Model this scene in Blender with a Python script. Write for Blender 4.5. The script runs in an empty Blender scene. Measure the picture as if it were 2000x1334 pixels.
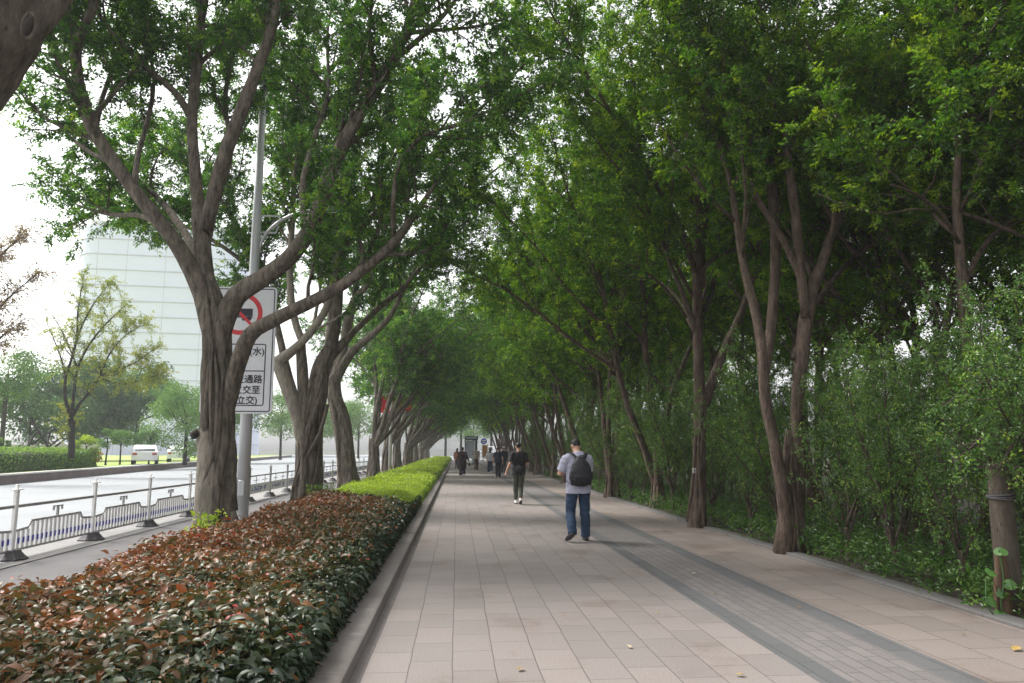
import bpy, math, random
import numpy as np
from mathutils import Vector, Matrix, noise

random.seed(11)
S = bpy.context.scene
COL = S.collection
PI = math.pi
rad = math.radians

# ------------------------------------------------------------------ camera model
F, PITCH, YAW, EYE = 1450.0, rad(8.3), rad(4.2), 1.53
CF = np.array([math.sin(YAW)*math.cos(PITCH), math.cos(YAW)*math.cos(PITCH), math.sin(PITCH)])
CR = np.array([math.cos(YAW), -math.sin(YAW), 0.0])
CU = np.cross(CR, CF)

def at(x, y, Y):
    """world point on the sight line of photo pixel (x, y) at distance Y along the path"""
    d = CR*(x-1000)/F + CU*(667-y)/F + CF
    return np.array([0, 0, EYE]) + d*(Y/d[1])

def unit(v):
    v = np.asarray(v, float)
    return v/np.maximum(np.linalg.norm(v, axis=-1, keepdims=True), 1e-9)

# ------------------------------------------------------------------ objects
def link(o, parent=None):
    COL.objects.link(o)
    if parent is not None:
        o.parent = parent
    return o

def tag(o, label=None, cat=None, group=None, kind=None):
    if label: o['label'] = label
    if cat: o['category'] = cat
    if group: o['group'] = group
    if kind: o['kind'] = kind
    return o

def thing(name, label, cat, loc=(0, 0, 0), rz=0.0, group=None):
    o = bpy.data.objects.new(name, None)
    link(o)
    o.empty_display_size = 0.3
    o.location = [float(c) for c in loc]
    o.rotation_euler = (0, 0, rz)
    return tag(o, label, cat, group)

def copy_tree(o, parent=None):
    c = o.copy()
    link(c, parent)
    for ch in [k for k in o.children if k.name in COL.objects]:
        copy_tree(ch, c)
    return c

# ------------------------------------------------------------------ mesh builder
def catmull(P, R, step):
    P = np.asarray(P, float); R = np.asarray(R, float)
    if len(P) < 3:
        n = max(2, int(np.linalg.norm(P[1]-P[0])/step)+1)
        t = np.linspace(0, 1, n)[:, None]
        Rr = R if R.ndim > 1 else R[:, None]
        Q = P[0]*(1-t)+P[1]*t; RR = Rr[0]*(1-t)+Rr[1]*t
        return Q, (RR if R.ndim > 1 else RR[:, 0])
    Rr = R if R.ndim > 1 else R[:, None]
    A = np.hstack([P, Rr])
    A = np.vstack([2*A[0]-A[1], A, 2*A[-1]-A[-2]])
    out = []
    for i in range(1, len(A)-2):
        p0, p1, p2, p3 = A[i-1], A[i], A[i+1], A[i+2]
        n = max(1, int(np.linalg.norm((p2-p1)[:3])/step))
        for k in range(n):
            t = k/n
            out.append(0.5*((2*p1)+(-p0+p2)*t+(2*p0-5*p1+4*p2-p3)*t*t+(-p0+3*p1-3*p2+p3)*t**3))
    out.append(A[-2])
    out = np.array(out)
    RR = np.maximum(out[:, 3:], 0.002)
    return out[:, :3], (RR if R.ndim > 1 else RR[:, 0])

def frames(P, ref=None):
    T = np.zeros_like(P)
    T[1:-1] = P[2:]-P[:-2]; T[0] = P[1]-P[0]; T[-1] = P[-1]-P[-2]
    T = unit(T)
    N = np.zeros_like(P)
    a = np.array(ref, float) if ref is not None else (np.array([1., 0, 0]) if abs(T[0][0]) < .8 else np.array([0, 1., 0]))
    for i in range(len(P)):
        a = a - T[i]*np.dot(a, T[i])
        l = np.linalg.norm(a)
        if l < 1e-6:
            a = np.array([0, 1., 0])-T[i]*T[i][1]; l = np.linalg.norm(a)
        a = a/l
        N[i] = a
    return T, N, np.cross(T, N)

class MB:
    def __init__(s):
        s.V = []; s.F = []; s.n = 0
    def add(s, V, F, mi=0):
        V = np.asarray(V, float).reshape(-1, 3)
        by = {}
        for f in F:
            by.setdefault(len(f), []).append(f)
        for k, fs in by.items():
            s.F.append((np.asarray(fs, int)+s.n, mi))
        s.V.append(V); s.n += len(V)
        return s
    def addq(s, V, Fq, mi=0):
        s.F.append((np.asarray(Fq, int)+s.n, mi)); s.V.append(np.asarray(V, float)); s.n += len(V)
        return s
    def tube(s, P, R, n=10, step=None, flute=None, mi=0, caps=True, ref=None, rough=0.0):
        P = np.asarray(P, float); R = np.asarray(R, float)
        if R.ndim == 0: R = np.full(len(P), float(R))
        if step: P, R = catmull(P, R, step)
        T, N, B = frames(P, ref)
        th = np.arange(n)*2*PI/n
        k = len(P)
        rx = R if R.ndim == 1 else R[:, 0]
        ry = R if R.ndim == 1 else R[:, 1]
        m = np.ones((k, n))
        if flute is not None:
            sl = np.concatenate([[0], np.cumsum(np.linalg.norm(np.diff(P, axis=0), axis=1))])
            m = flute(th[None, :], sl[:, None])
        if rough:
            m = m*(1+rough*np.random.default_rng(k*7+n).standard_normal((k, n)))
        V = P[:, None, :] + (N[:, None, :]*(np.cos(th)[None, :]*rx[:, None]*m)[..., None]
                             + B[:, None, :]*(np.sin(th)[None, :]*ry[:, None]*m)[..., None])
        i = np.arange(k-1)[:, None]*n; j = np.arange(n)[None, :]; j2 = (j+1) % n
        Q = np.stack([i+j, i+j2, i+n+j2, i+n+j], -1).reshape(-1, 4)
        b = s.n
        s.addq(V.reshape(-1, 3), Q, mi)
        if caps:
            c0 = [list(range(n-1, -1, -1))]; c1 = [list(range((k-1)*n, k*n))]
            s.F.append((np.asarray(c0, int)+b, mi)); s.F.append((np.asarray(c1, int)+b, mi))
        return s
    def rtube(s, P, R, n=12, step=None, ref=None, mi=0):
        """tube with rounded ends"""
        P = np.asarray(P, float); R = np.asarray(R, float)
        if step: P, R = catmull(P, R, step)
        R2 = R if R.ndim > 1 else np.stack([R, R], 1)
        d0 = unit(P[0]-P[1]); d1 = unit(P[-1]-P[-2])
        m0 = R2[0].min(); m1 = R2[-1].min()
        P = np.vstack([P[0]+d0*m0*.98, P[0]+d0*m0*.75, P[0]+d0*m0*.4, P, P[-1]+d1*m1*.4, P[-1]+d1*m1*.75, P[-1]+d1*m1*.98])
        R2 = np.vstack([R2[0]*.2, R2[0]*.66, R2[0]*.92, R2, R2[-1]*.92, R2[-1]*.66, R2[-1]*.2])
        return s.tube(P, R2, n, ref=ref, mi=mi)
    def ell(s, c, r, n=14, m=9, rot=None, mi=0):
        c = np.asarray(c, float); r = np.asarray(r, float)*np.ones(3)
        ph = np.linspace(0.06, PI-.06, m); th = np.arange(n)*2*PI/n
        V = np.stack([np.sin(ph)[:, None]*np.cos(th), np.sin(ph)[:, None]*np.sin(th), np.cos(ph)[:, None]*np.ones(n)], -1).reshape(-1, 3)*r
        if rot is not None: V = V@np.array(rot).T
        V = V+c
        i = np.arange(m-1)[:, None]*n; j = np.arange(n)[None, :]; j2 = (j+1) % n
        Q = np.stack([i+j, i+n+j, i+n+j2, i+j2], -1).reshape(-1, 4)
        b = s.n
        s.addq(V, Q, mi)
        s.F.append((np.array([list(range(n))])+b, mi)); s.F.append((np.array([list(range(m*n-1, (m-1)*n-1, -1))])+b, mi))
        return s
    def box(s, c, d, rz=0, mi=0, bev=0.0, R=None):
        c = np.asarray(c, float); h = np.asarray(d, float)/2
        if bev:
            b = min(bev, h.min()*.9)
            prof = []
            hx, hy = h[0], h[1]
            pts = [(hx-b, -hy), (hx, -hy+b), (hx, hy-b), (hx-b, hy), (-hx+b, hy), (-hx, hy-b), (-hx, -hy+b), (-hx+b, -hy)]
            zs = [(-h[2], b), (-h[2]+b, 0), (h[2]-b, 0), (h[2], b)]
            V = []
            for z, ins in zs:
                for x, y in pts:
                    V.append((x-math.copysign(min(ins, abs(x)), x), y-math.copysign(min(ins, abs(y)), y), z))
            Fc = []
            for i in range(3):
                for j in range(8):
                    Fc.append((i*8+j, i*8+(j+1) % 8, i*8+8+(j+1) % 8, i*8+8+j))
            Fc.append(tuple(range(7, -1, -1))); Fc.append(tuple(range(24, 32)))
            V = np.array(V)
        else:
            V = np.array([(x, y, z) for z in (-1, 1) for x, y in ((-1, -1), (1, -1), (1, 1), (-1, 1))], float)*h
            Fc = [(3, 2, 1, 0), (4, 5, 6, 7), (0, 1, 5, 4), (1, 2, 6, 5), (2, 3, 7, 6), (3, 0, 4, 7)]
        if rz:
            cz, sz = math.cos(rz), math.sin(rz)
            V = V@np.array([[cz, sz, 0], [-sz, cz, 0], [0, 0, 1]])
        if R is not None: V = V@np.array(R).T
        return s.add(V+c, Fc, mi)
    def prism(s, pts, z0, z1, mi=0, M=None):
        """2-D outline extruded from z0 to z1; M maps local (x, y, z) to world (4x4)"""
        n = len(pts)
        V = np.array([(x, y, z) for z in (z0, z1) for x, y in pts], float)
        if M is not None:
            V = np.array([list(M @ Vector(v)) for v in V])
        Fc = [tuple(range(n-1, -1, -1)), tuple(range(n, 2*n))]
        Fc += [(i, (i+1) % n, n+(i+1) % n, n+i) for i in range(n)]
        return s.add(V, Fc, mi)
    def quad(s, pts, mi=0):
        return s.add(pts, [(0, 1, 2, 3)], mi)
    def mesh(s, name, org=None):
        V = np.vstack(s.V)
        if org is not None: V = V-np.asarray(org, float)
        me = bpy.data.meshes.new(name)
        me.vertices.add(len(V)); me.vertices.foreach_set('co', V.astype(np.float32).ravel())
        tot = np.concatenate([np.full(len(f), f.shape[1]) for f, _ in s.F])
        loops = np.concatenate([f.ravel() for f, _ in s.F])
        mis = np.concatenate([np.full(len(f), mi) for f, mi in s.F])
        me.loops.add(len(loops)); me.loops.foreach_set('vertex_index', loops.astype(np.int32))
        me.polygons.add(len(tot))
        st = np.concatenate([[0], np.cumsum(tot)[:-1]])
        me.polygons.foreach_set('loop_start', st.astype(np.int32))
        me.polygons.foreach_set('material_index', mis.astype(np.int32))
        me.update(calc_edges=True)
        return me
    def build(s, name, mats, parent=None, org=None, smooth=True, sharp=None):
        me = s.mesh(name, org)
        for m in (mats if isinstance(mats, (list, tuple)) else [mats]): me.materials.append(m)
        me.polygons.foreach_set('use_smooth', np.full(len(me.polygons), bool(smooth)))
        if smooth and sharp:
            me.set_sharp_from_angle(angle=rad(sharp))
        o = bpy.data.objects.new(name, me)
        return link(o, parent)

# ------------------------------------------------------------------ materials
MATS = {}
def newmat(name):
    m = bpy.data.materials.new(name); m.use_nodes = True
    nt = m.node_tree; nt.nodes.clear()
    out = nt.nodes.new('ShaderNodeOutputMaterial')
    MATS[name] = m
    return m, nt, out
def N(nt, t, **kw):
    n = nt.nodes.new(t)
    for k, v in kw.items():
        if k in n.inputs: n.inputs[k].default_value = v
        else: setattr(n, k, v)
    return n
def ramp(nt, stops, interp='LINEAR'):
    n = nt.nodes.new('ShaderNodeValToRGB'); cr = n.color_ramp; cr.interpolation = interp
    while len(cr.elements) < len(stops): cr.elements.new(.5)
    for e, (p, c) in zip(cr.elements, stops):
        e.position = p; e.color = (*c, 1)
    return n
def coords(nt, scale=(1, 1, 1), kind='Object', rot=(0, 0, 0)):
    tc = N(nt, 'ShaderNodeTexCoord'); mp = N(nt, 'ShaderNodeMapping')
    mp.inputs['Scale'].default_value = scale; mp.inputs['Rotation'].default_value = rot
    nt.links.new(tc.outputs[kind], mp.inputs[0])
    return mp.outputs[0]
def mat(name, col, rough=.6, var=.15, scale=4.0, metal=0.0, bump=0.0, bscale=30.0, spec=.4, kind='Object', stretch=(1, 1, 1), coat=0.0):
    """principled surface whose colour wanders with noise"""
    m, nt, out = newmat(name)
    L = nt.links.new
    b = N(nt, 'ShaderNodeBsdfPrincipled', Roughness=rough, Metallic=metal)
    b.inputs['Specular IOR Level'].default_value = spec
    b.inputs['Coat Weight'].default_value = coat
    co = coords(nt, stretch, kind)
    no = N(nt, 'ShaderNodeTexNoise', Scale=scale, Detail=6.0, Roughness=.6); L(co, no.inputs['Vector'])
    c = np.array(col)
    r = ramp(nt, [(.3, tuple(c*(1-var))), (.7, tuple(np.minimum(c*(1+var), 1)))])
    L(no.outputs['Fac'], r.inputs[0]); L(r.outputs[0], b.inputs['Base Color'])
    if bump:
        n2 = N(nt, 'ShaderNodeTexNoise', Scale=bscale, Detail=5.0); L(co, n2.inputs['Vector'])
        bp = N(nt, 'ShaderNodeBump', Strength=bump, Distance=.01); L(n2.outputs['Fac'], bp.inputs['Height']); L(bp.outputs[0], b.inputs['Normal'])
    L(b.outputs[0], out.inputs[0])
    return m

def leafmat(name, stops, trans=.4, gloss=.05, rough=.38, patch=.34, pscale=.75, tcol=(1.15, 1.25, .55)):
    m, nt, out = newmat(name)
    L = nt.links.new
    a = N(nt, 'ShaderNodeAttribute', attribute_name='tint')
    geo = N(nt, 'ShaderNodeNewGeometry')
    no = N(nt, 'ShaderNodeTexNoise', Scale=pscale, Detail=3.0); L(geo.outputs['Position'], no.inputs['Vector'])
    ma = N(nt, 'ShaderNodeMath', operation='MULTIPLY_ADD'); L(no.outputs['Fac'], ma.inputs[0]); ma.inputs[1].default_value = patch*2; ma.inputs[2].default_value = -patch
    ad = N(nt, 'ShaderNodeMath', operation='ADD'); L(a.outputs['Fac'], ad.inputs[0]); L(ma.outputs[0], ad.inputs[1])
    r = ramp(nt, stops); L(ad.outputs[0], r.inputs[0])
    df = N(nt, 'ShaderNodeBsdfDiffuse'); L(r.outputs[0], df.inputs[0])
    mx = N(nt, 'ShaderNodeMix', data_type='RGBA', blend_type='MULTIPLY')
    mx.inputs['Factor'].default_value = 1.0
    L(r.outputs[0], mx.inputs['A']); mx.inputs['B'].default_value = (*tcol, 1)
    tr = N(nt, 'ShaderNodeBsdfTranslucent'); L(mx.outputs['Result'], tr.inputs[0])
    m1 = N(nt, 'ShaderNodeMixShader'); m1.inputs[0].default_value = trans; L(df.outputs[0], m1.inputs[1]); L(tr.outputs[0], m1.inputs[2])
    gl = N(nt, 'ShaderNodeBsdfGlossy', Roughness=rough)
    m2 = N(nt, 'ShaderNodeMixShader'); m2.inputs[0].default_value = gloss; L(m1.outputs[0], m2.inputs[1]); L(gl.outputs[0], m2.inputs[2])
    L(m2.outputs[0], out.inputs[0])
    return m

def bark(name, dark, light, moss=(.06, .075, .03), mossamt=.25, scale=1.0):
    m, nt, out = newmat(name)
    L = nt.links.new
    b = N(nt, 'ShaderNodeBsdfPrincipled', Roughness=.85); b.inputs['Specular IOR Level'].default_value = .2
    co = coords(nt, (5*scale, 5*scale, 1.3*scale))
    n1 = N(nt, 'ShaderNodeTexNoise', Scale=2.6, Detail=9.0, Roughness=.66); L(co, n1.inputs['Vector'])
    r = ramp(nt, [(.28, dark), (.5, tuple((np.array(dark)+np.array(light))/2*.95)), (.74, light)]); L(n1.outputs['Fac'], r.inputs[0])
    co2 = coords(nt, (1, 1, .6))
    n2 = N(nt, 'ShaderNodeTexNoise', Scale=2.0, Detail=5.0); L(co2, n2.inputs['Vector'])
    r2 = ramp(nt, [(.52, (0, 0, 0)), (.68, (mossamt,)*3)]); L(n2.outputs['Fac'], r2.inputs[0])
    mx = N(nt, 'ShaderNodeMix', data_type='RGBA'); L(r2.outputs[0], mx.inputs['Factor']); L(r.outputs[0], mx.inputs['A']); mx.inputs['B'].default_value = (*moss, 1)
    n4 = N(nt, 'ShaderNodeTexVoronoi', Scale=9.0); co4 = coords(nt, (1, 1, .7)); L(co4, n4.inputs['Vector'])
    r4 = ramp(nt, [(.06, (.45, .42, .4)), (.16, (1, 1, 1))]); L(n4.outputs['Distance'], r4.inputs[0])
    mx2 = N(nt, 'ShaderNodeMix', data_type='RGBA', blend_type='MULTIPLY'); mx2.inputs['Factor'].default_value = .7
    L(mx.outputs['Result'], mx2.inputs['A']); L(r4.outputs[0], mx2.inputs['B'])
    L(mx2.outputs['Result'], b.inputs['Base Color'])
    n3 = N(nt, 'ShaderNodeTexNoise', Scale=7.0, Detail=8.0, Roughness=.7); L(co, n3.inputs['Vector'])
    bp = N(nt, 'ShaderNodeBump', Strength=.95, Distance=.05); L(n3.outputs['Fac'], bp.inputs['Height']); L(bp.outputs[0], b.inputs['Normal'])
    L(b.outputs[0], out.inputs[0])
    return m

def pavers(name, c1, c2, mortar, bw, bh, msize=.004, rot=True, dirt=(.55, .42, .33), dirtamt=.5, rough=.75, offset=.5, lift=(0, 0, 0)):
    m, nt, out = newmat(name)
    L = nt.links.new
    b = N(nt, 'ShaderNodeBsdfPrincipled', Roughness=rough); b.inputs['Specular IOR Level'].default_value = .3
    co = coords(nt, (1, 1, 1), 'Object', (0, 0, PI/2 if rot else 0))
    # small warp keeps the joints from being ruler-straight
    wn = N(nt, 'ShaderNodeTexNoise', Scale=1.3, Detail=2.0); L(co, wn.inputs['Vector'])
    vm = N(nt, 'ShaderNodeVectorMath', operation='MULTIPLY_ADD'); L(wn.outputs['Color'], vm.inputs[0]); vm.inputs[1].default_value = (.03, .03, 0); L(co, vm.inputs[2])
    br = N(nt, 'ShaderNodeTexBrick', Scale=1.0); br.offset = offset; br.offset_frequency = 2; br.squash = 1.0
    br.inputs['Brick Width'].default_value = bw; br.inputs['Row Height'].default_value = bh
    br.inputs['Mortar Size'].default_value = msize; br.inputs['Mortar Smooth'].default_value = .3
    br.inputs['Color1'].default_value = (*c1, 1); br.inputs['Color2'].default_value = (*c2, 1); br.inputs['Mortar'].default_value = (*mortar, 1)
    L(vm.outputs[0], br.inputs['Vector'])
    n1 = N(nt, 'ShaderNodeTexNoise', Scale=.9, Detail=8.0, Roughness=.62); L(co, n1.inputs['Vector'])
    r1 = ramp(nt, [(.35, (1, 1, 1)), (.56, (.93, .9, .88)), (.72, dirt)]); L(n1.outputs['Fac'], r1.inputs[0])
    mx = N(nt, 'ShaderNodeMix', data_type='RGBA', blend_type='MULTIPLY'); mx.inputs['Factor'].default_value = dirtamt
    L(br.outputs['Color'], mx.inputs['A']); L(r1.outputs[0], mx.inputs['B'])
    n2 = N(nt, 'ShaderNodeTexNoise', Scale=60.0, Detail=4.0); L(co, n2.inputs['Vector'])
    r2 = ramp(nt, [(.3, (.86, .86, .86)), (.7, (1.08, 1.08, 1.08))]); L(n2.outputs['Fac'], r2.inputs[0])
    mx2 = N(nt, 'ShaderNodeMix', data_type='RGBA', blend_type='MULTIPLY'); mx2.inputs['Factor'].default_value = 1
    L(mx.outputs['Result'], mx2.inputs['A']); L(r2.outputs[0], mx2.inputs['B'])
    L(mx2.outputs['Result'], b.inputs['Base Color'])
    inv = N(nt, 'ShaderNodeMath', operation='SUBTRACT'); inv.inputs[0].default_value = 1; L(br.outputs['Fac'], inv.inputs[1])
    ad = N(nt, 'ShaderNodeMath', operation='MULTIPLY_ADD'); L(n2.outputs['Fac'], ad.inputs[0]); ad.inputs[1].default_value = .15; L(inv.outputs[0], ad.inputs[2])
    bp = N(nt, 'ShaderNodeBump', Strength=.6, Distance=.006); L(ad.outputs[0], bp.inputs['Height']); L(bp.outputs[0], b.inputs['Normal'])
    L(b.outputs[0], out.inputs[0])
    return m

G_DARK = [(0.0, (.028, .080, .016)), (.4, (.075, .185, .030)), (.7, (.17, .31, .038)), (1.0, (.32, .43, .05))]
G_RIGHT = [(0.0, (.030, .090, .012)), (.4, (.088, .190, .012)), (.7, (.21, .33, .016)), (1.0, (.38, .46, .025))]
M_LEAF = leafmat('fig_leaf', G_DARK, trans=.48, gloss=.04)
M_LEAFR = leafmat('shade_tree_leaf', G_RIGHT, trans=.5, gloss=.03)
M_SHRUB = leafmat('sapling_leaf', [(0, (.045, .11, .03)), (.5, (.10, .20, .04)), (.8, (.20, .31, .05)), (1, (.33, .42, .055))], trans=.35, gloss=.05)
M_RED = leafmat('copper_hedge_leaf', [(0, (.016, .032, .014)), (.22, (.042, .066, .026)), (.36, (.085, .092, .040)), (.48, (.125, .085, .042)), (.64, (.175, .078, .036)), (.84, (.25, .080, .032)), (.94, (.26, .15, .04)), (1, (.30, .04, .04))],
                trans=.25, gloss=.05, rough=.42, patch=.15, pscale=1.2, tcol=(1.2, .9, .5))
M_LIME = leafmat('lime_hedge_leaf', [(0, (.07, .13, .015)), (.5, (.24, .34, .03)), (1, (.46, .54, .06))], trans=.35, gloss=.05, patch=.3, pscale=.9)
M_BUSHL = leafmat('clipped_bush_leaf', [(0, (.05, .11, .03)), (.5, (.13, .25, .055)), (1, (.30, .42, .09))], trans=.3, gloss=.05)
M_PALE = leafmat('pale_tree_leaf', [(0, (.10, .14, .03)), (.5, (.25, .29, .05)), (1, (.42, .40, .08))], trans=.4, gloss=.04)
M_PINK = leafmat('pinkish_leaf', [(0, (.16, .10, .075)), (.5, (.27, .17, .12)), (1, (.34, .27, .13))], trans=.35, gloss=.03)
M_FARG = leafmat('distant_tree_leaf', [(0, (.035, .085, .04)), (.5, (.08, .17, .06)), (1, (.18, .29, .08))], trans=.3, gloss=.04, patch=.3, pscale=.3)
M_FARL = leafmat('distant_light_tree_leaf', [(0, (.07, .15, .05)), (.5, (.15, .27, .085)), (1, (.3, .42, .12))], trans=.3, gloss=.04, patch=.3, pscale=.4)
M_ORANGE = leafmat('orange_shrub_leaf', [(0, (.25, .14, .03)), (1, (.5, .3, .05))], trans=.3)
M_VINE = leafmat('vine_leaf', [(0, (.06, .16, .04)), (1, (.12, .26, .06))], trans=.35, gloss=.06)
M_COVER = leafmat('ground_cover_leaf', [(0, (.032, .085, .016)), (.6, (.085, .18, .03)), (1, (.17, .28, .045))], trans=.35, gloss=.05)
M_DRYLEAF = leafmat('dry_leaf', [(0, (.30, .17, .05)), (.5, (.42, .27, .06)), (1, (.5, .42, .3))], trans=.2)

M_BARK = bark('fig_bark', (.026, .021, .017), (.27, .225, .185))
M_BARKP = bark('pale_fig_bark', (.15, .13, .105), (.42, .37, .31), mossamt=.15)
M_BARKR = bark('shade_bark', (.035, .025, .020), (.20, .145, .115))
M_TWIG = bark('sapling_bark', (.06, .045, .035), (.19, .15, .12), mossamt=.1, scale=2)
M_BARKD = bark('dark_bark', (.02, .018, .018), (.06, .052, .05), mossamt=0)
M_WOODCUT = mat('cut_wood', (.035, .028, .024), .9, .3, 20)
M_STAKE = bark('split_stake_wood', (.07, .045, .03), (.24, .15, .10), mossamt=.1)
M_POSTC = bark('weathered_post', (.07, .056, .044), (.15, .125, .10), mossamt=.2)

M_PATH = pavers('path_slabs', (.236, .209, .198), (.198, .178, .170), (.115, .103, .099), .52, .305, msize=.0045, dirtamt=.6)
M_PATHR = pavers('path_slabs_verge', (.232, .198, .180), (.19, .164, .150), (.105, .09, .082), .55, .40, msize=.005, dirt=(.42, .32, .25), dirtamt=.65)
M_BAND = pavers('dark_band_stone', (.118, .118, .122), (.098, .099, .102), (.06, .06, .06), .5, .5, dirtamt=.3)
M_SETT = pavers('sett_strip_stone', (.182, .168, .164), (.152, .142, .14), (.108, .1, .098), .29, .118, msize=.006, dirtamt=.6, offset=.37)
M_KERB = pavers('kerb_stone', (.21, .19, .18), (.175, .16, .152), (.08, .07, .066), 1.0, 2.0, msize=.004, dirt=(.4, .34, .3), dirtamt=.7)
M_KERBR = pavers('kerb_stone_grey', (.14, .137, .133), (.12, .117, .115), (.06, .08, .075), .8, 2.0, dirtamt=.5)
M_SOIL = mat('soil', (.045, .034, .025), .95, .4, 6, bump=.6, bscale=25)
M_GROUND = mat('woodland_ground', (.05, .055, .03), .95, .4, 2, bump=.5, bscale=15)
M_ASPH = mat('cycle_asphalt', (.115, .11, .112), .85, .15, 1.5, bump=.3, bscale=120)
M_APRON = mat('apron_concrete', (.21, .202, .198), .8, .12, 1.2, bump=.2, bscale=60)
M_ROAD = mat('road_concrete', (.25, .265, .28), .75, .1, .4, bump=.15, bscale=60)
M_LAWN = mat('lawn_grass', (.26, .34, .08), .9, .2, 1.5, bump=.6, bscale=80)
M_LAWNWALL = mat('lawn_wall_stone', (.16, .125, .12), .8, .2, 1.5)
M_CAP = mat('wall_coping', (.6, .59, .57), .7, .08, 2)
M_METAL = mat('galvanised_pole', (.52, .53, .54), .42, .07, 3, metal=.25)
M_RAIL = mat('railing_grey', (.34, .33, .33), .5, .15, 4, metal=.3)
M_WHITE = mat('railing_white', (.84, .83, .82), .5, .1, 5)
M_BLUE = mat('railing_blue', (.045, .055, .42), .45, .15, 5)
M_RUBBER = mat('rubber_base', (.075, .07, .075), .7, .2, 5)
M_SIGNW = mat('sign_white', (.72, .72, .75), .45, .06, 2)
M_SIGNB = mat('sign_black', (.03, .03, .045), .5, .2, 30)
M_SIGNR = mat('sign_red', (.62, .04, .05), .45, .08, 6)
M_RED2 = mat('flag_red', (.6, .02, .03), .7, .15, 3)
M_GLASS = mat('curtain_wall_glass', (.70, .73, .90), .5, .05, .05, spec=.3)  # paled so the colour carries part of the haze fade
M_BANDB = mat('facade_band', (.50, .49, .58), .5, .08, .2)
M_SKIN = mat('skin', (.50, .29, .21), .55, .06, 8)
M_HAIR = mat('black_hair', (.012, .010, .010), .5, .3, 40, bump=.5, bscale=90)
M_SHIRT = mat('lavender_cotton', (.40, .40, .50), .85, .05, 6, bump=.15, bscale=200)
M_JEAN = mat('blue_denim', (.020, .042, .085), .85, .3, 5, bump=.2, bscale=180)
M_BAG = mat('black_nylon', (.018, .018, .023), .6, .2, 6, bump=.25, bscale=150)
M_BAG2 = mat('black_strap', (.028, .028, .034), .6, .2, 6)
M_TEE = mat('black_cotton', (.016, .015, .017), .85, .2, 6, bump=.15, bscale=200)
M_OLIVE = mat('olive_cotton', (.068, .074, .055), .85, .12, 6, bump=.15, bscale=200)
M_NAVY = mat('navy_cotton', (.022, .034, .062), .85, .15, 6)
M_DARKP = mat('dark_trousers', (.012, .013, .018), .85, .15, 6)
M_WTOP = mat('white_blouse', (.60, .60, .66), .8, .06, 6)
M_ROBE = mat('maroon_black_cloth', (.035, .018, .022), .8, .35, 5)
M_TAN = mat('tan_cloth', (.27, .23, .19), .85, .2, 6)
M_BROWN = mat('brown_trousers', (.085, .045, .035), .85, .2, 6)
M_RUST = mat('rust_cloth', (.30, .12, .08), .85, .2, 6)
M_GREYP = mat('grey_trousers', (.13, .12, .14), .85, .2, 6)
M_SHOED = mat('dark_shoe', (.03, .026, .032), .6, .2, 10)
M_SHOEW = mat('white_shoe', (.72, .71, .68), .6, .06, 10)
M_SOLE = mat('shoe_sole', (.05, .045, .045), .8, .2, 10)
M_PHONE = mat('black_phone', (.01, .01, .012), .25, .1, 10, spec=.6)
M_TEAL = mat('dark_teal_metal', (.012, .045, .055), .4, .15, 3)
M_LITP = mat('shelter_panel', (.52, .54, .62), .3, .08, 1.5)
M_CABIN = mat('orange_brown_board', (.36, .17, .065), .7, .15, 3)
M_HOARD = mat('brown_hoarding', (.055, .036, .032), .8, .2, 1.5)
M_SIGNBL = mat('sign_blue', (.05, .12, .55), .45, .08, 3)
M_CAR = mat('white_car_paint', (.72, .73, .75), .3, .03, 1, coat=.4)
M_CARG = mat('car_glass', (.03, .035, .04), .1, .1, 2, spec=.7)
M_TYRE = mat('tyre', (.02, .02, .02), .8, .1, 5)
M_RIM = mat('wheel_rim', (.5, .5, .52), .35, .1, 5, metal=.7)
M_LAMPR = mat('tail_lamp', (.4, .02, .02), .3, .1, 5)
M_PALEB = mat('pale_wall', (.55, .54, .53), .8, .06, 1)
M_TAGW = mat('tree_tag', (.62, .62, .6), .6, .1, 30)
HAZE, SKY, EXPO = .0007, .12, 1.45
# ------------------------------------------------------------------ leaves
DIAMOND = np.array([[0, 1, 2, 3]])
def quad_leaves(B, A, Nn, l, w, fold=.3, droop=.18):
    W = unit(np.cross(A, Nn))
    l = l[:, None]; w = w[:, None]
    mid = B+A*l*.48
    return np.stack([B, mid+W*w*.5+Nn*w*fold, B+A*l-Nn*l*droop, mid-W*w*.5+Nn*w*fold], 1)

BROADF3 = np.array([[0, 1, 2], [0, 2, 3], [4, 7, 5], [5, 7, 6]])
BROADF4 = np.array([[1, 4, 5, 2], [2, 5, 6, 3]])
def broad_leaves(B, A, Nn, l, w, fold=.22, droop=.3, wave=None):
    W = unit(np.cross(A, Nn))
    l = l[:, None]; w = w[:, None]
    m1 = B+A*l*.33-Nn*l*droop*.05; m2 = B+A*l*.7-Nn*l*droop*.42
    up = Nn*w*fold
    k = np.zeros_like(w) if wave is None else wave[:, None]
    return np.stack([B, m1+W*w*.48+up, m1, m1-W*w*.48+up*(1+k), m2+W*w*.42+up*(1-k), m2, m2-W*w*.42+up, B+A*l-Nn*l*droop], 1)

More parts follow.
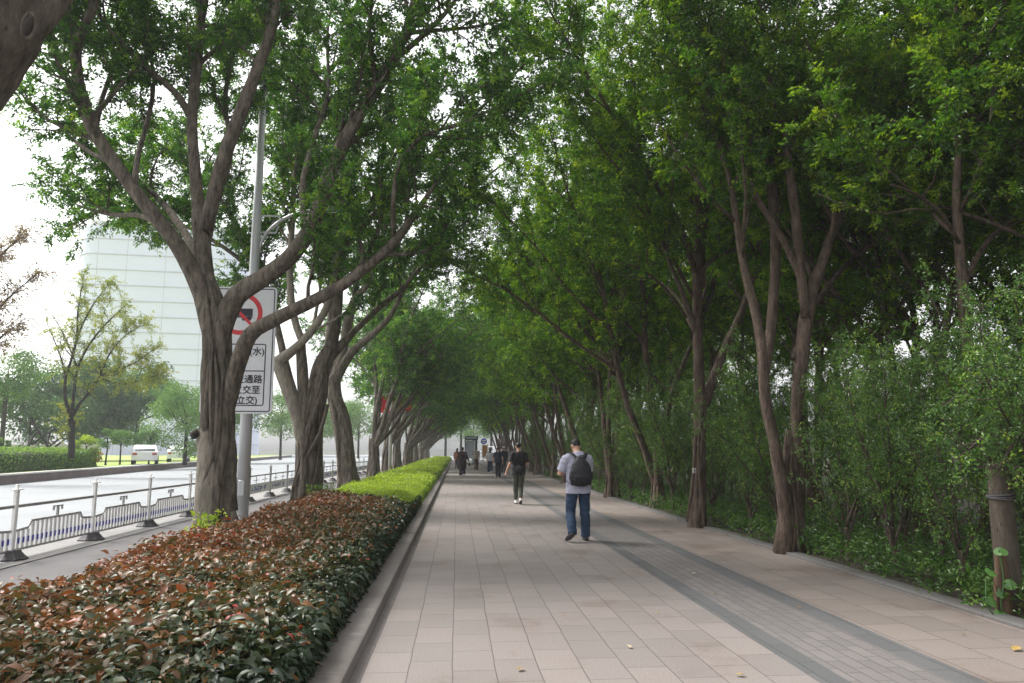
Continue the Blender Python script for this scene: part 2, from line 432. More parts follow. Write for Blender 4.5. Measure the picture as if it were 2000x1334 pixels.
def leaf_object(name, V, tint, m, parent=None, org=None, broad=False):
    n, k, _ = V.shape
    mb = MB()
    off = (np.arange(n)*k)[:, None, None]
    V2 = V.reshape(-1, 3)
    if broad:
        mb.V.append(V2); mb.n = len(V2)
        mb.F.append(((off+BROADF3[None]).reshape(-1, 3), 0)); mb.F.append(((off+BROADF4[None]).reshape(-1, 4), 0))
        t = np.concatenate([np.repeat(tint, 4), np.repeat(tint, 2)])
    else:
        mb.addq(V2, (off+DIAMOND[None]).reshape(-1, 4))
        t = tint
    o = mb.build(name, m, parent, org, smooth=broad)
    a = o.data.attributes.new('tint', 'FLOAT', 'FACE')
    a.data.foreach_set('value', t.astype(np.float32))
    return o

def sprays(P, D, rs, per, sl, ll, up=.75, tbase=.35, tvar=.22):
    """short leafy shoots: per leaves set alternately along each shoot"""
    n = len(P)
    if n == 0: return np.zeros((0, 4, 3)), np.zeros(0)
    D = unit(D+rs.normal(0, .45, (n, 3))+np.array([0, 0, -.12]))
    Nn = unit(np.array([0, 0, up])+rs.normal(0, .38, (n, 3)))
    Sd = unit(np.cross(D, Nn))
    st = np.clip(tbase+rs.normal(0, tvar, n), 0, 1)
    L = sl*(.6+.8*rs.random(n))
    Vs, Ts = [], []
    for k in range(per):
        f = (k+.5)/per
        b = P+D*(L*f)[:, None]+rs.normal(0, .012+.06*sl, (n, 3))
        b[:, 2] -= .25*L*f*f
        sg = 1 if k % 2 else -1
        A = unit(D*(.45+.6*f)+Sd*sg*.85+rs.normal(0, .35, (n, 3))-np.array([0, 0, .15]))
        N2 = unit(Nn+rs.normal(0, .35, (n, 3)))
        N2 = unit(N2-A*np.sum(N2*A, 1, keepdims=True))
        l = ll*(.65+.6*rs.random(n)); w = l*(.42+.14*rs.random(n))
        Vs.append(quad_leaves(b, A, N2, l, w)); Ts.append(np.clip(st+.12*(f-.5)+rs.normal(0, .10, n), 0, 1))
    return np.concatenate(Vs), np.concatenate(Ts)

# ------------------------------------------------------------------ branching
def kids(P, R, rs, gap, t0, L, ang, up, k=5, t1=1.0, thin=.5, wig=.13):
    P = np.asarray(P, float); R = np.asarray(R, float)
    sl = np.concatenate([[0], np.cumsum(np.linalg.norm(np.diff(P, axis=0), axis=1))])
    tot = sl[-1]; n = max(1, int(tot*(t1-t0)/gap))
    out = []
    for i in range(n):
        fr = t0+(t1-t0)*(i+rs.random())/n
        s_ = tot*fr
        j = min(np.searchsorted(sl, s_, 'right')-1, len(P)-2)
        u = (s_-sl[j])/max(sl[j+1]-sl[j], 1e-6)
        p = P[j]*(1-u)+P[j+1]*u; r = R[j]*(1-u)+R[j+1]*u
        d = unit(P[j+1]-P[j])
        a = np.array([0, 0, 1.]) if abs(d[2]) < .9 else np.array([1., 0, 0])
        e1 = unit(np.cross(d, a)); e2 = np.cross(d, e1)
        phi = i*2.4+rs.random()*.9
        an = ang+rs.normal()*.2
        v = d*math.cos(an)+(e1*math.cos(phi)+e2*math.sin(phi))*math.sin(an)
        v = unit(v+np.array([0, 0, up]))
        l = L*(.55+.75*rs.random())*(1-.4*(fr-t0)/(1-t0+1e-6))
        pts = [p]; q = p.copy()
        for _ in range(k-1):
            v = unit(v+rs.normal(0, wig, 3)+np.array([0, 0, up*.25]))
            q = q+v*l/(k-1); pts.append(q.copy())
        r0 = min(r*thin+.003, .012+l*.017)
        out.append((np.array(pts), np.linspace(r0, max(r0*.3, .003), k)))
    if t1 >= .99:
        pass
    return out

def grow(limbs, rs, sec=(.6, 1.8), ter=(.2, .75), t0=.38, spray_gap=.1, keep=None, wood=True, t0s=.15, secup=.28):
    """limbs: [(P, R)] -> wood pieces per limb, shoot points, shoot directions"""
    pieces = []; SP = []; SD = []
    for P, R in limbs:
        here = [(P, R, 0)]
        for (p2, r2) in kids(P, R, rs, sec[0], t0, sec[1], .85, secup, k=6)+[(np.vstack([P[-2:], P[-1]+unit(P[-1]-P[-2])*sec[1]*.6]), np.array([R[-2], R[-1], .006]))]:
            if keep is not None and not keep(p2[-1]): continue
            here.append((p2, r2, 1))
            for (p3, r3) in kids(p2, r2, rs, ter[0], t0s, ter[1], .8, .12, k=4, wig=.2):
                if keep is not None and not keep(p3[-1]): continue
                here.append((p3, r3, 2))
                l3 = np.linalg.norm(np.diff(p3, axis=0), axis=1).sum()
                ns = max(2, int(l3/spray_gap))
                for f in (np.arange(ns)+rs.random(ns))/ns:
                    x = f*(len(p3)-1); j = min(int(x), len(p3)-2); u = x-j
                    SP.append(p3[j]*(1-u)+p3[j+1]*u); SD.append(p3[j+1]-p3[j])
        pieces.append(here)
    SP = np.array(SP) if SP else np.zeros((0, 3)); SD = np.array(SD) if SD else np.zeros((0, 3))
    if len(SP):
        # shoots leave the twig sideways
        SD = unit(unit(SD)*.7+rs.normal(0, .55, SD.shape))
    return pieces, SP, SD

def add_wood(mb, pieces, level=2, nmain=12, flute=None):
    for P, R, lv in pieces:
        if lv > level: continue
        if lv == 0: mb.tube(P, R, nmain, step=.16, flute=flute)
        elif lv == 1: mb.tube(P, R, 6)
        else: mb.tube(P, R, 3, caps=False)

def fluter(seed, depth=.22, k1=2.5, k2=4.0, tw=.35):
    r = np.random.default_rng(seed)
    a, b, c = r.random(3)*6.28
    def f(th, s):
        q = np.abs(np.sin(k1*th/1.0+a+tw*s*2+.5*np.sin(s*2.1+b)))**.55
        q2 = np.abs(np.sin(round(k2)*th/2+c-tw*s*1.3+.4*np.sin(s*1.7+a)))**.5
        w = .04*np.sin(3*th+s*3.1+b)+.03*np.sin(5*th-s*6+a)
        return 1-depth*.75*(1-q)-depth*.45*(1-q2)+w
    return f
def knobbly(seed, amt=.06):
    r = np.random.default_rng(seed); a, b = r.random(2)*6.28
    return lambda th, s: 1+amt*np.sin(2*th+a+s*1.6)+amt*.6*np.sin(3*th-b+s*3.7)+amt*.4*np.sin(th*5+s*9)

def strands(mb, P, R, rs, n, r=(.05, .11), bulge=.9, tw=.5, span=(0, 1)):
    """fused aerial roots running down the trunk"""
    Pc, Rc = catmull(P, R, .18)
    T, Nn, B = frames(Pc)
    for i in range(n):
        ph = i*2*PI/n+rs.random()*.9; sl = (rs.random()-.5)*tw*2
        a = int(len(Pc)*(span[0]+rs.random()*.12)); b = int(len(Pc)*(span[1]-rs.random()*.25))
        if b-a < 4: continue
        idx = np.arange(a, b)
        s_ = idx*.18
        ang = ph+sl*s_*.6+.42*np.sin(s_*1.9+i*1.3)
        Q = Pc[idx]+(Nn[idx]*np.cos(ang)[:, None]+B[idx]*np.sin(ang)[:, None])*(Rc[idx]*bulge)[:, None]
        f_ = np.linspace(0, 1, len(idx)); rr = (r[0]+(r[1]-r[0])*rs.random())*(1-.3*f_)*(1+.14*np.sin(s_*4+i*2))*np.minimum(1, (1-f_)*5+.12)
        mb.tube(Q, rr, 8, flute=knobbly(i+int(rs.random()*99), .08))

def tree(name, label, cat, base, trunkmb, limbs, seed, leaf, wood, detail='hi', keep=None, group=None, sec=(.6, 1.8), ter=(.2, .75), t0=.38,
         branches=True, ll=None, per=None, gap=None, up=.75, tb=.35, nmain=12, extra=None, secup=.28, tv=.22):
    rs = np.random.default_rng(seed)
    D = dict(hi=(.072, 17, .075, 2), mid=(.11, 12, .10, 1), lo=(.2, 9, .14, 1))[detail]
    ll = ll or D[0]; per = per or D[1]; gap = gap or D[2]
    root = thing(name, label, cat, base, 0, group)
    base = np.asarray(base, float)
    pieces, SP, SD = grow(limbs, rs, sec, ter, t0, gap, keep, secup=secup)
    for i, pc in enumerate(pieces):
        if branches:
            mb = MB(); add_wood(mb, pc, D[3], nmain, knobbly(seed+i)); mb.build('branch', wood, root, base)
        else:
            add_wood(trunkmb, pc, D[3], nmain, knobbly(seed+i))
    trunkmb.build('trunk', wood, root, base)

    V, t = sprays(SP, SD, rs, per, .2 if detail == 'hi' else (.28 if detail == 'mid' else .5), ll, up, tb, tv)
    leaf_object('crown', V, t, leaf, root, base)
    return root

LIMB = [1.0]
def pxl(pts):
    """[(x, y, depth, pixel width)] -> world points, radii"""
    P = np.array([at(x, y, Y) for x, y, Y, w in pts])
    R = np.array([w/2/F*Y*LIMB[0] for x, y, Y, w in pts])
    return catmull(P, R, .3)

# ------------------------------------------------------------------ roadside figs
Z0 = np.array([0, 0, 0])
def zkeep(z0): return lambda p: p[2] > z0

# the fig whose limb leans into the corner above the camera
rs = np.random.default_rng(3)
mb = MB()
tp = np.array([(-4.5, 5.0, -.1), (-4.42, 5.0, 1.2), (-4.2, 5.0, 2.3), (-3.95, 5.0, 3.1), (-3.8, 5, 3.5)]); tr = np.array([.46, .38, .34, .22, .06])
mb.tube(tp, tr, 36, step=.12, flute=fluter(5, .15))
p0_, r0_ = pxl([(-240, 350, 5, 190), (-105, 185, 5, 182), (-18, 62, 5, 168), (30, -40, 5.1, 150), (90, -210, 5.3, 130), (140, -430, 5.6, 100)])
l0 = catmull(np.vstack([[(-4.42, 5.0, 1.3), (-4.22, 5.0, 2.3)], p0_]), np.concatenate([[.25, .31], r0_]), .3)
l1 = pxl([(-120, 230, 5, 60), (-85, 130, 4.95, 110), (-60, -60, 4.8, 110), (-90, -300, 4.7, 80)])
l2 = pxl([(-50, 150, 5, 40), (10, 110, 5, 56), (100, 20, 5.15, 46), (230, -180, 5.6, 40), (380, -420, 6.2, 30)])
t = tree('fig_tree', 'fig tree whose thick pale limb with a dark knot hole leans overhead', 'tree', (-4.5, 5.0, 0), mb,
         [l0, l1, l2], 31, M_LEAF, M_BARK, 'hi', keep=lambda p: p[2] > 5.6 and p[1] < 7.5, group='fig trees along the road', t0=.5)
k = at(56, 50, 4.70)
mb = MB(); mb.ell(k, (.030, .02, .075), rot=Matrix.Rotation(.2, 3, 'Y')); mb.build('knot_hole', M_WOODCUT, t, (-4.5, 5, 0))
mb = MB(); mb.tube(np.array([k+np.array([math.cos(a)*.042, 0.012, math.sin(a)*.09]) for a in np.linspace(0, 2*PI, 17)]), .018, 6, caps=False); mb.build('bark_ring', M_BARK, t, (-4.5, 5, 0))

# tree one: swollen pale base with a cut stub, ropy upper trunk, five traced limbs
Y1 = 13.0
mb = MB()
P, R = pxl([(424, 1075, Y1, 104), (422, 1040, Y1, 88), (424, 900, Y1, 68), (425, 780, Y1, 60), (423, 680, Y1, 58), (420, 610, Y1, 62), (414, 575, Y1, 44), (410, 545, Y1, 26), (408, 525, Y1, 8)])
R = R*.9
mb.tube(P, R*.86, 56, step=.05, flute=fluter(8, .30, 2.5, 5, .25))
strands(mb, P, R, np.random.default_rng(4), 11, (.055, .10), .84, .5)
strands(mb, P, R, np.random.default_rng(5), 8, (.02, .045), 1.06, 1.2, (.2, 1))
for a, b in (((470, 1075), (455, 1000)), ((385, 1080), (395, 1020)), ((440, 1085), (436, 1010))):
    mb.tube(np.array([at(a[0], a[1], Y1-.25), at((a[0]+b[0])/2, (a[1]+b[1])/2, Y1-.3), at(b[0], b[1], Y1-.22)]), np.array([.1, .09, .05]), 10, step=.08)
LIMB[0] = .76
limbs = [
    pxl([(424, 690, Y1, 40), (414, 630, Y1, 56), (398, 575, Y1, 50), (350, 485, 12.85, 40), (305, 425, 12.7, 38), (262, 372, 12.6, 36), (215, 305, 12.5, 33), (178, 245, 12.4, 31), (157, 180, 12.3, 29), (149, 100, 12.2, 27), (165, 50, 12.1, 24), (188, 0, 12, 22), (210, -110, 11.9, 18), (205, -230, 12.0, 12)]),
    pxl([(412, 620, 13.05, 50), (400, 540, 13.05, 44), (394, 470, 13.05, 40), (388, 410, 13.1, 32), (378, 300, 13.2, 29), (376, 215, 13.3, 27), (386, 110, 13.4, 25), (394, 0, 13.5, 22), (398, -130, 13.6, 17), (380, -250, 13.8, 11)]),
    pxl([(400, 450, 13.0, 36), (416, 385, 12.9, 36), (445, 285, 12.8, 34), (478, 200, 12.7, 32), (512, 110, 12.6, 29), (535, 40, 12.5, 27), (546, -30, 12.4, 24), (566, -160, 12.2, 17), (600, -280, 12, 10)]),
    pxl([(424, 700, 13, 36), (432, 640, 12.95, 52), (462, 578, 12.85, 50), (520, 540, 12.6, 46), (575, 492, 12.4, 44), (612, 438, 12.2, 42), (640, 350, 12.0, 38), (668, 285, 11.9, 35), (708, 215, 11.7, 32), (750, 150, 11.5, 30), (790, 70, 11.3, 26), (810, 0, 11.2, 22), (835, -110, 11.0, 16), (880, -230, 10.8, 10)]),
    pxl([(440, 840, 13, 22), (448, 790, 12.95, 36), (463, 715, 12.75, 42), (488, 655, 12.6, 38), (530, 628, 12.4, 34), (600, 593, 12.1, 31), (670, 556, 11.8, 29), (730, 510, 11.6, 28), (775, 468, 11.5, 25), (800, 432, 11.4, 18)]),
    pxl([(404, 560, 13.1, 30), (370, 470, 13.8, 20), (320, 400, 14.6, 17), (265, 350, 15.4, 14), (215, 330, 16, 10), (170, 320, 16.4, 6)]),
    pxl([(398, 500, 13.2, 26), (420, 400, 14.2, 18), (450, 300, 15, 15), (440, 190, 15.6, 12), (460, 80, 16, 9), (470, -20, 16.2, 6)]),
    pxl([(262, 372, 12.6, 18), (270, 300, 13.0, 14), (290, 230, 13.4, 12), (300, 150, 13.6, 8), (280, 60, 13.8, 5)]),
    pxl([(185, 260, 12.4, 16), (200, 190, 12.9, 13), (225, 120, 13.2, 10), (240, 40, 13.5, 6)]),
    pxl([(225, 318, 12.5, 15), (180, 300, 13, 12), (140, 270, 13.4, 8), (110, 240, 13.7, 5)]),
    pxl([(320, 440, 12.75, 18), (270, 420, 13.2, 14), (225, 420, 13.8, 12), (180, 410, 14.2, 8), (150, 400, 14.4, 5)]),
    pxl([(600, 450, 12.25, 18), (590, 370, 13, 15), (610, 280, 13.8, 12), (640, 180, 14.4, 10), (640, 60, 15, 7), (660, -30, 15.3, 4)]),
    pxl([(372, 225, 13.25, 20), (340, 178, 13.1, 17), (300, 145, 13, 15), (245, 92, 12.8, 13), (195, 30, 12.6, 11), (160, -60, 12.5, 7)]),
    pxl([(775, 112, 11.4, 16), (820, 75, 11.2, 14), (868, 28, 11.0, 12), (930, -60, 10.8, 8)]),
    pxl([(768, 462, 11.5, 13), (768, 390, 11.4, 12), (782, 315, 11.3, 12), (828, 264, 11.2, 11), (900, 242, 11.0, 10), (975, 206, 10.8, 7)]),
]
def keep1(p):
    return p[2] > 4.5 and p[0] > -8.2 and not (-5.3 < p[0] < -3.0 and p[2] < 6.0)
T1 = tree('fig_tree', 'large fig tree with swollen base and cut stub before the truck ban sign', 'tree', (-4.1, 13, 0), mb, limbs, 41,
          M_LEAF, M_BARK, 'hi', keep=keep1, group='fig trees along the road', t0=.42, sec=(.34, 2.0), ter=(.125, .85), nmain=16, per=19)
mb = MB(); P, R = pxl([(404, 1085, Y1-.14, 96), (404, 1040, Y1-.14, 74), (408, 960, Y1-.14, 62), (407, 890, Y1-.12, 52), (404, 850, Y1-.08, 40), (408, 810, Y1, 22)])
mb.tube(P, R, 40, step=.07, flute=knobbly(3, .05))
P, R = pxl([(404, 880, Y1-.04, 44), (396, 852, Y1-.06, 34), (385, 846, Y1-.08, 22)])
mb.tube(P, R, 20, step=.05, flute=knobbly(5, .08))
mb.build('stem', M_BARKP, T1, (-4.1, 13, 0))
mb = MB()
P, R = pxl([(388, 846, Y1-.1, 27), (379, 849, Y1-.12, 26), (373, 853, Y1-.13, 17)])
mb.tube(P, R, 12, flute=knobbly(2, .15)); mb.build('cut_stub', M_WOODCUT, T1, (-4.1, 13, 0))

LIMB[0] = .86
# tree two: pale leaning stem, a sawn dead stem and a dark twisted stem
Y2 = 19.6
mb = MB()
P, R = pxl([(600, 1015, Y2, 82), (600, 985, Y2, 66), (602, 900, Y2, 54), (604, 850, Y2, 50), (612, 790, Y2, 46), (628, 720, Y2, 42), (648, 680, Y2, 40)])
mb.tube(P, R, 44, step=.08, flute=fluter(18, .34, 2.5, 4, .3)); strands(mb, P, R*.95, np.random.default_rng(14), 10, (.06, .12), .9, .7); strands(mb, P, R, np.random.default_rng(15), 6, (.03, .05), 1.05, 1.2)
P, R = pxl([(596, 850, Y2-.1, 32), (594, 780, Y2-.1, 28), (590, 720, Y2-.05, 26), (588, 672, Y2-.05, 24)])
mb.tube(P, R, 20, step=.1, flute=fluter(9, .3, 1.5, 4, .1))
mb.tube(pxl([(640, 790, Y2-.25, 8), (625, 845, Y2-.3, 9), (600, 890, Y2-.3, 9), (585, 925, Y2-.3, 8), (578, 950, Y2-.28, 7)])[0], .05, 8)
LIMB[0] = .8
limbs2 = [
    pxl([(598, 890, Y2, 36), (578, 800, 19.5, 34), (556, 740, 19.5, 32), (545, 705, 19.5, 30), (562, 692, 19.5, 24), (590, 668, 19.4, 20), (620, 632, 19.3, 20), (642, 590, 19.2, 18), (652, 540, 19.1, 15), (655, 470, 19, 12), (640, 380, 19, 9)]),
    pxl([(592, 672, 19.5, 18), (580, 640, 19.5, 17), (570, 595, 19.5, 17), (566, 530, 19.5, 16), (570, 450, 19.5, 15), (575, 360, 19.4, 12), (590, 240, 19.2, 9), (610, 130, 19, 6)]),
    pxl([(640, 700, Y2, 34), (655, 640, 19.6, 26), (662, 560, 19.6, 24), (668, 490, 19.6, 22), (690, 440, 19.5, 18), (722, 405, 19.3, 15), (745, 350, 19.1, 12), (790, 270, 18.8, 8), (830, 180, 18.5, 5)]),
    pxl([(668, 490, 19.6, 14), (650, 450, 19.7, 12), (625, 420, 19.8, 10), (600, 350, 19.9, 9), (560, 260, 20, 6), (540, 150, 20, 5)]),
    pxl([(645, 695, Y2, 30), (690, 650, 19.7, 16), (740, 600, 19.6, 14), (790, 560, 19.4, 12), (850, 480, 19, 9), (900, 380, 18.6, 6)]),
    pxl([(600, 860, Y2, 22), (560, 720, 20.4, 18), (520, 560, 20.8, 15), (450, 420, 21, 12), (380, 330, 21.2, 9), (310, 280, 21.4, 6)]),
    pxl([(668, 490, 19.6, 16), (730, 420, 19, 14), (800, 340, 18, 12), (880, 270, 17, 10), (970, 180, 16, 8), (1050, 100, 15, 5)]),
    pxl([(520, 560, 20.8, 10), (460, 500, 20.4, 10), (380, 450, 20.2, 8), (300, 420, 20.0, 6), (220, 390, 20, 4)]),
]
T2 = tree('fig_tree', 'twisted fig tree with a pale leaning stem and a sawn dead stem beside it', 'tree', (-3.95, 19.6, 0), mb, limbs2, 52,
          M_LEAF, M_BARK, 'hi', keep=lambda p: p[2] > 5.0 and not (p[0] > -5.4 and p[0] < -2.6 and p[2] < 6.3), group='fig trees along the road', t0=.32, sec=(.33, 2.1), ter=(.14, .9), ll=.085)

# tree three: bare leaning pale trunk
Y3 = 28.0
for o_ in [q for q in T2.children if q.name.startswith('branch')][:2]: o_.data.materials[0] = M_BARKP
mb = MB()
P, R = pxl([(684, 960, Y3, 60), (680, 930, Y3, 46), (672, 860, Y3, 42), (660, 800, Y3, 40), (652, 760, Y3, 36), (650, 735, Y3, 34)])
mb.tube(P, R, 40, step=.1, flute=fluter(28, .25, 1.5, 4, .15)); strands(mb, P, R*.95, np.random.default_rng(24), 5, (.07, .12), .9, .3)
LIMB[0] = .8
limbs3 = [
    pxl([(650, 745, Y3, 30), (668, 700, 28, 22), (676, 640, 28, 20), (690, 590, 28, 17), (720, 550, 27.9, 15), (735, 500, 27.8, 12), (760, 420, 27.5, 9), (800, 320, 27, 6)]),
    pxl([(652, 745, Y3, 30), (685, 690, 27.9, 20), (720, 660, 27.8, 17), (760, 620, 27.6, 14), (795, 555, 27.4, 10), (840, 480, 27, 9), (900, 390, 25.5, 7), (970, 330, 24, 5), (1040, 280, 22.5, 3)]),
    pxl([(650, 745, Y3, 26), (640, 690, 28.2, 18), (646, 600, 28.3, 15), (640, 500, 28.4, 12), (610, 400, 28.6, 9), (580, 300, 28.6, 6)]),
    pxl([(652, 740, Y3, 22), (690, 600, 28.6, 14), (700, 480, 28.8, 11), (690, 380, 29, 8), (700, 260, 29, 5)]),
]
T3 = tree('fig_tree', 'fig tree with a bare leaning trunk just beyond the twisted fig tree', 'tree', (-4.0, 28, 0), mb, limbs3, 63,
          M_LEAF, M_BARK, 'mid', keep=lambda p: p[2] > 4.6, group='fig trees along the road', t0=.3, sec=(.4, 2.3), ter=(.16, 1.0), ll=.10, per=14)

# the rest of the row: vase-shaped figs that lean over the path
def vase(seed, nl, spread, L, trunk_h, r0, bias=.5):
    r = np.random.default_rng(seed)
    mb = MB()
    P = np.array([(0, 0, -.15), (0, 0, .15), (r.normal()*.06, r.normal()*.06, trunk_h*.5), (r.normal()*.1, r.normal()*.1, trunk_h)])
    R = np.array([r0*1.5, r0*1.12, r0*.9, r0*.8])
    mb.tube(P, R, 32, step=.1, flute=fluter(seed, .32, 2.5, 4, .2)); strands(mb, P, R*.93, r, 6, (.05, .10), .92, .4)
    limbs = []
    for i in range(nl):
        az = i*2*PI/nl+r.random()*.5
        d = np.array([math.cos(az)*spread+bias, math.sin(az)*spread, 1.35])
        d = unit(d); q = P[-1]-np.array([0, 0, .7*r.random()]); pts = [q]
        v = d.copy(); l = L*(.8+.4*r.random())
        for j in range(7):
            v = unit(v+r.normal(0, .12, 3)+np.array([0.0, 0, .10 if j < 4 else -.04]))
            q = q+v*l/7; pts.append(q)
        rr = r0*(.30+.2*r.random())
        limbs.append(catmull(np.array(pts), np.linspace(rr, .022, 8), .4))
        if r.random() < .7:
            b = limbs[-1][0]; k_ = int(len(b)*.35); rb = limbs[-1][1][k_]
            v = unit(b[k_+1]-b[k_]+r.normal(0, .5, 3)*np.array([1, 1, .3])); q = b[k_]; pts = [q]
            for j in range(5):
                v = unit(v+r.normal(0, .14, 3)+np.array([0, 0, .12])); q = q+v*l*.12; pts.append(q)
            limbs.append(catmull(np.array(pts), np.linspace(rb*.7, .02, 6), .4))
    return mb, limbs

ORD = ['fourth', 'fifth', 'sixth', 'seventh', 'eighth', 'ninth', 'tenth', 'eleventh', 'twelfth', 'thirteenth', 'fourteenth']
vases = []
for i, (sd, det) in enumerate([(71, 'mid'), (72, 'mid'), (73, 'lo'), (74, 'lo'), (75, 'lo')]):
    mb, lm = vase(sd, 9 if i != 1 else 8, .70, 7.8, 2.1 + .25*(i % 3), .31, .6)
    yy = [37.5, 45, 53, 60.5, 68][i]
    vases.append(tree('fig_tree', '%s fig tree along the road counting from the truck ban sign' % ORD[i], 'tree', (0, 0, 0), mb, lm, sd, M_LEAF, M_BARK, det,
                      keep=zkeep(3.6), group='fig trees along the road', t0=.34, sec=(.5, 2.4), ter=(.18 if det == 'mid' else .26, 1.0), branches=(det == 'mid'), nmain=10))
    vases[-1].location = (-4.1+.15*math.sin(i*3), yy, 0)
for i, yy in enumerate([75.5, 83, 90, 97, 104, 111]):
    c = copy_tree(vases[2+i % 3]); c.location = (-4.1+.2*math.sin(i*2.3), yy, 0); c.rotation_euler.z = .35*math.sin(i*5)+.15
    s_ = 1+.08*math.sin(i*4.1); c.scale = (s_, s_, s_)
    c['label'] = 'distant thin looking fig tree where the roadside row closes up before the kiosk'

# ------------------------------------------------------------------ trees on the planted side
LIMB[0] = .72
# twin-stemmed tree with a flared ropy foot
YA = 11.2
mb = MB()
P, R = pxl([(1542, 1100, YA, 96), (1540, 1075, YA, 74), (1544, 1010, YA, 56), (1544, 960, YA, 44), (1542, 900, YA, 30), (1540, 840, YA, 14)])
mb.tube(P, R, 40, step=.07, flute=fluter(88, .36, 3.5, 7, .15)); strands(mb, P, R, np.random.default_rng(84), 13, (.03, .06), .95, .3, (0, 1.1)); strands(mb, P, R, np.random.default_rng(85), 9, (.02, .035), 1.12, .4, (0, .9))
limbsA = [
    pxl([(1534, 1085, YA-.1, 56), (1536, 1010, YA-.1, 42), (1524, 930, YA-.1, 34), (1512, 860, YA-.1, 33), (1494, 780, YA, 32), (1490, 700, YA, 30), (1478, 620, YA+.1, 26), (1455, 530, YA+.2, 22), (1440, 440, 11.4, 19), (1420, 330, 11.5, 15), (1380, 210, 11.5, 12), (1340, 80, 11.5, 9), (1300, -60, 11.4, 6)]),
    pxl([(1548, 1085, YA, 58), (1556, 1000, YA, 42), (1562, 900, YA+.1, 34), (1556, 800, YA+.1, 33), (1566, 700, YA+.1, 36), (1580, 590, YA+.2, 38), (1606, 510, YA+.2, 30), (1640, 420, 11.4, 27), (1672, 340, 11.3, 24), (1705, 260, 11.2, 22), (1770, 175, 11.0, 19), (1850, 92, 10.8, 16), (1930, -20, 10.6, 11)]),
    pxl([(1574, 620, YA+.1, 30), (1562, 510, YA+.1, 26), (1552, 410, 11.2, 25), (1540, 320, 11.2, 23), (1530, 230, 11.1, 19), (1500, 110, 11, 15), (1480, -20, 10.9, 10)]),
    pxl([(1572, 560, YA+.1, 22), (1530, 470, 11.3, 18), (1470, 370, 11.3, 16), (1432, 260, 11.2, 13), (1400, 130, 11.1, 9), (1360, 0, 11, 6)]),
    pxl([(1492, 740, YA, 26), (1508, 620, 11.6, 30), (1515, 480, 11.7, 29), (1508, 360, 11.7, 27), (1500, 240, 11.7, 22), (1510, 120, 11.7, 16), (1530, -20, 11.7, 10)]),
    pxl([(1636, 430, 11.4, 18), (1655, 330, 11.5, 15), (1700, 220, 11.6, 13), (1760, 120, 11.6, 11), (1800, 0, 11.6, 8)]),
    pxl([(1548, 700, 11.3, 16), (1590, 600, 11.9, 14), (1650, 520, 12.4, 13), (1740, 440, 13, 11), (1850, 330, 13.6, 8)]),
]
tree('shade_tree', 'twin-stemmed tree with a flared ropy foot at the path edge beside the saplings', 'tree', (5.0, 11.2, 0), mb, limbsA, 91, M_LEAFR, M_BARKR, 'hi',
     keep=zkeep(6.0), group='trees along the planted side', t0=.42, sec=(.34, 2.2), ter=(.14, .9), nmain=14)

# straight tree with the little white tag
YB = 14.9
mb = MB()
P, R = pxl([(1362, 1045, YB, 66), (1362, 1020, YB, 52), (1364, 950, YB, 40), (1366, 880, YB, 34), (1368, 800, YB, 36), (1368, 770, YB, 36)])
mb.tube(P, R, 36, step=.08, flute=fluter(98, .3, 2.5, 5, .1)); strands(mb, P, R, np.random.default_rng(94), 9, (.025, .055), .95, .25, (0, .9))
limbsB = [
    pxl([(1364, 1040, YB, 46), (1365, 940, YB, 36), (1366, 800, YB, 32), (1364, 700, YB, 31), (1362, 600, YB, 28), (1362, 500, YB, 25), (1366, 420, YB, 21), (1350, 300, 14.8, 17), (1330, 180, 14.6, 12), (1300, 50, 14.4, 8)]),
    pxl([(1376, 790, YB, 28), (1398, 728, 15, 25), (1425, 660, 15.1, 23), (1452, 600, 15.2, 20), (1480, 500, 15.4, 15), (1500, 380, 15.5, 12), (1540, 260, 15.6, 8)]),
    pxl([(1362, 660, YB, 17), (1340, 590, 14.8, 15), (1315, 530, 14.7, 13), (1295, 480, 14.6, 11), (1260, 400, 14.3, 9), (1200, 320, 14, 6)]),
    pxl([(1372, 560, YB, 20), (1372, 470, 15.1, 18), (1390, 360, 15.3, 14), (1420, 250, 15.4, 11), (1440, 120, 15.5, 8)]),
    pxl([(1362, 540, YB, 18), (1310, 410, 14.5, 15), (1230, 280, 14, 12), (1150, 150, 13.5, 9), (1085, 40, 13, 6)]),
    pxl([(1340, 620, YB, 8), (1300, 565, 14.6, 7), (1250, 525, 14.2, 6), (1200, 510, 13.8, 4)]),
]
TB = tree('shade_tree', 'straight tree with a small white tag nailed to its trunk', 'tree', (4.8, 14.9, 0), mb, limbsB, 101, M_LEAFR, M_BARKR, 'hi',
          keep=zkeep(5.4), group='trees along the planted side', t0=.34, sec=(.33, 2.3), ter=(.14, .95))
mb = MB(); c = at(1356, 919, YB-.21); mb.box(c, (.07, .008, .10), bev=.003)
mb.build('tag', M_TAGW, TB, (4.8, 14.9, 0))
mb = MB()
for i in range(3): mb.box(c+np.array([.0+.004*i, -.007, .025-.024*i]), (.045-.008*i, .003, .008))
mb.build('tag_print', M_SIGNB, TB, (4.8, 14.9, 0))

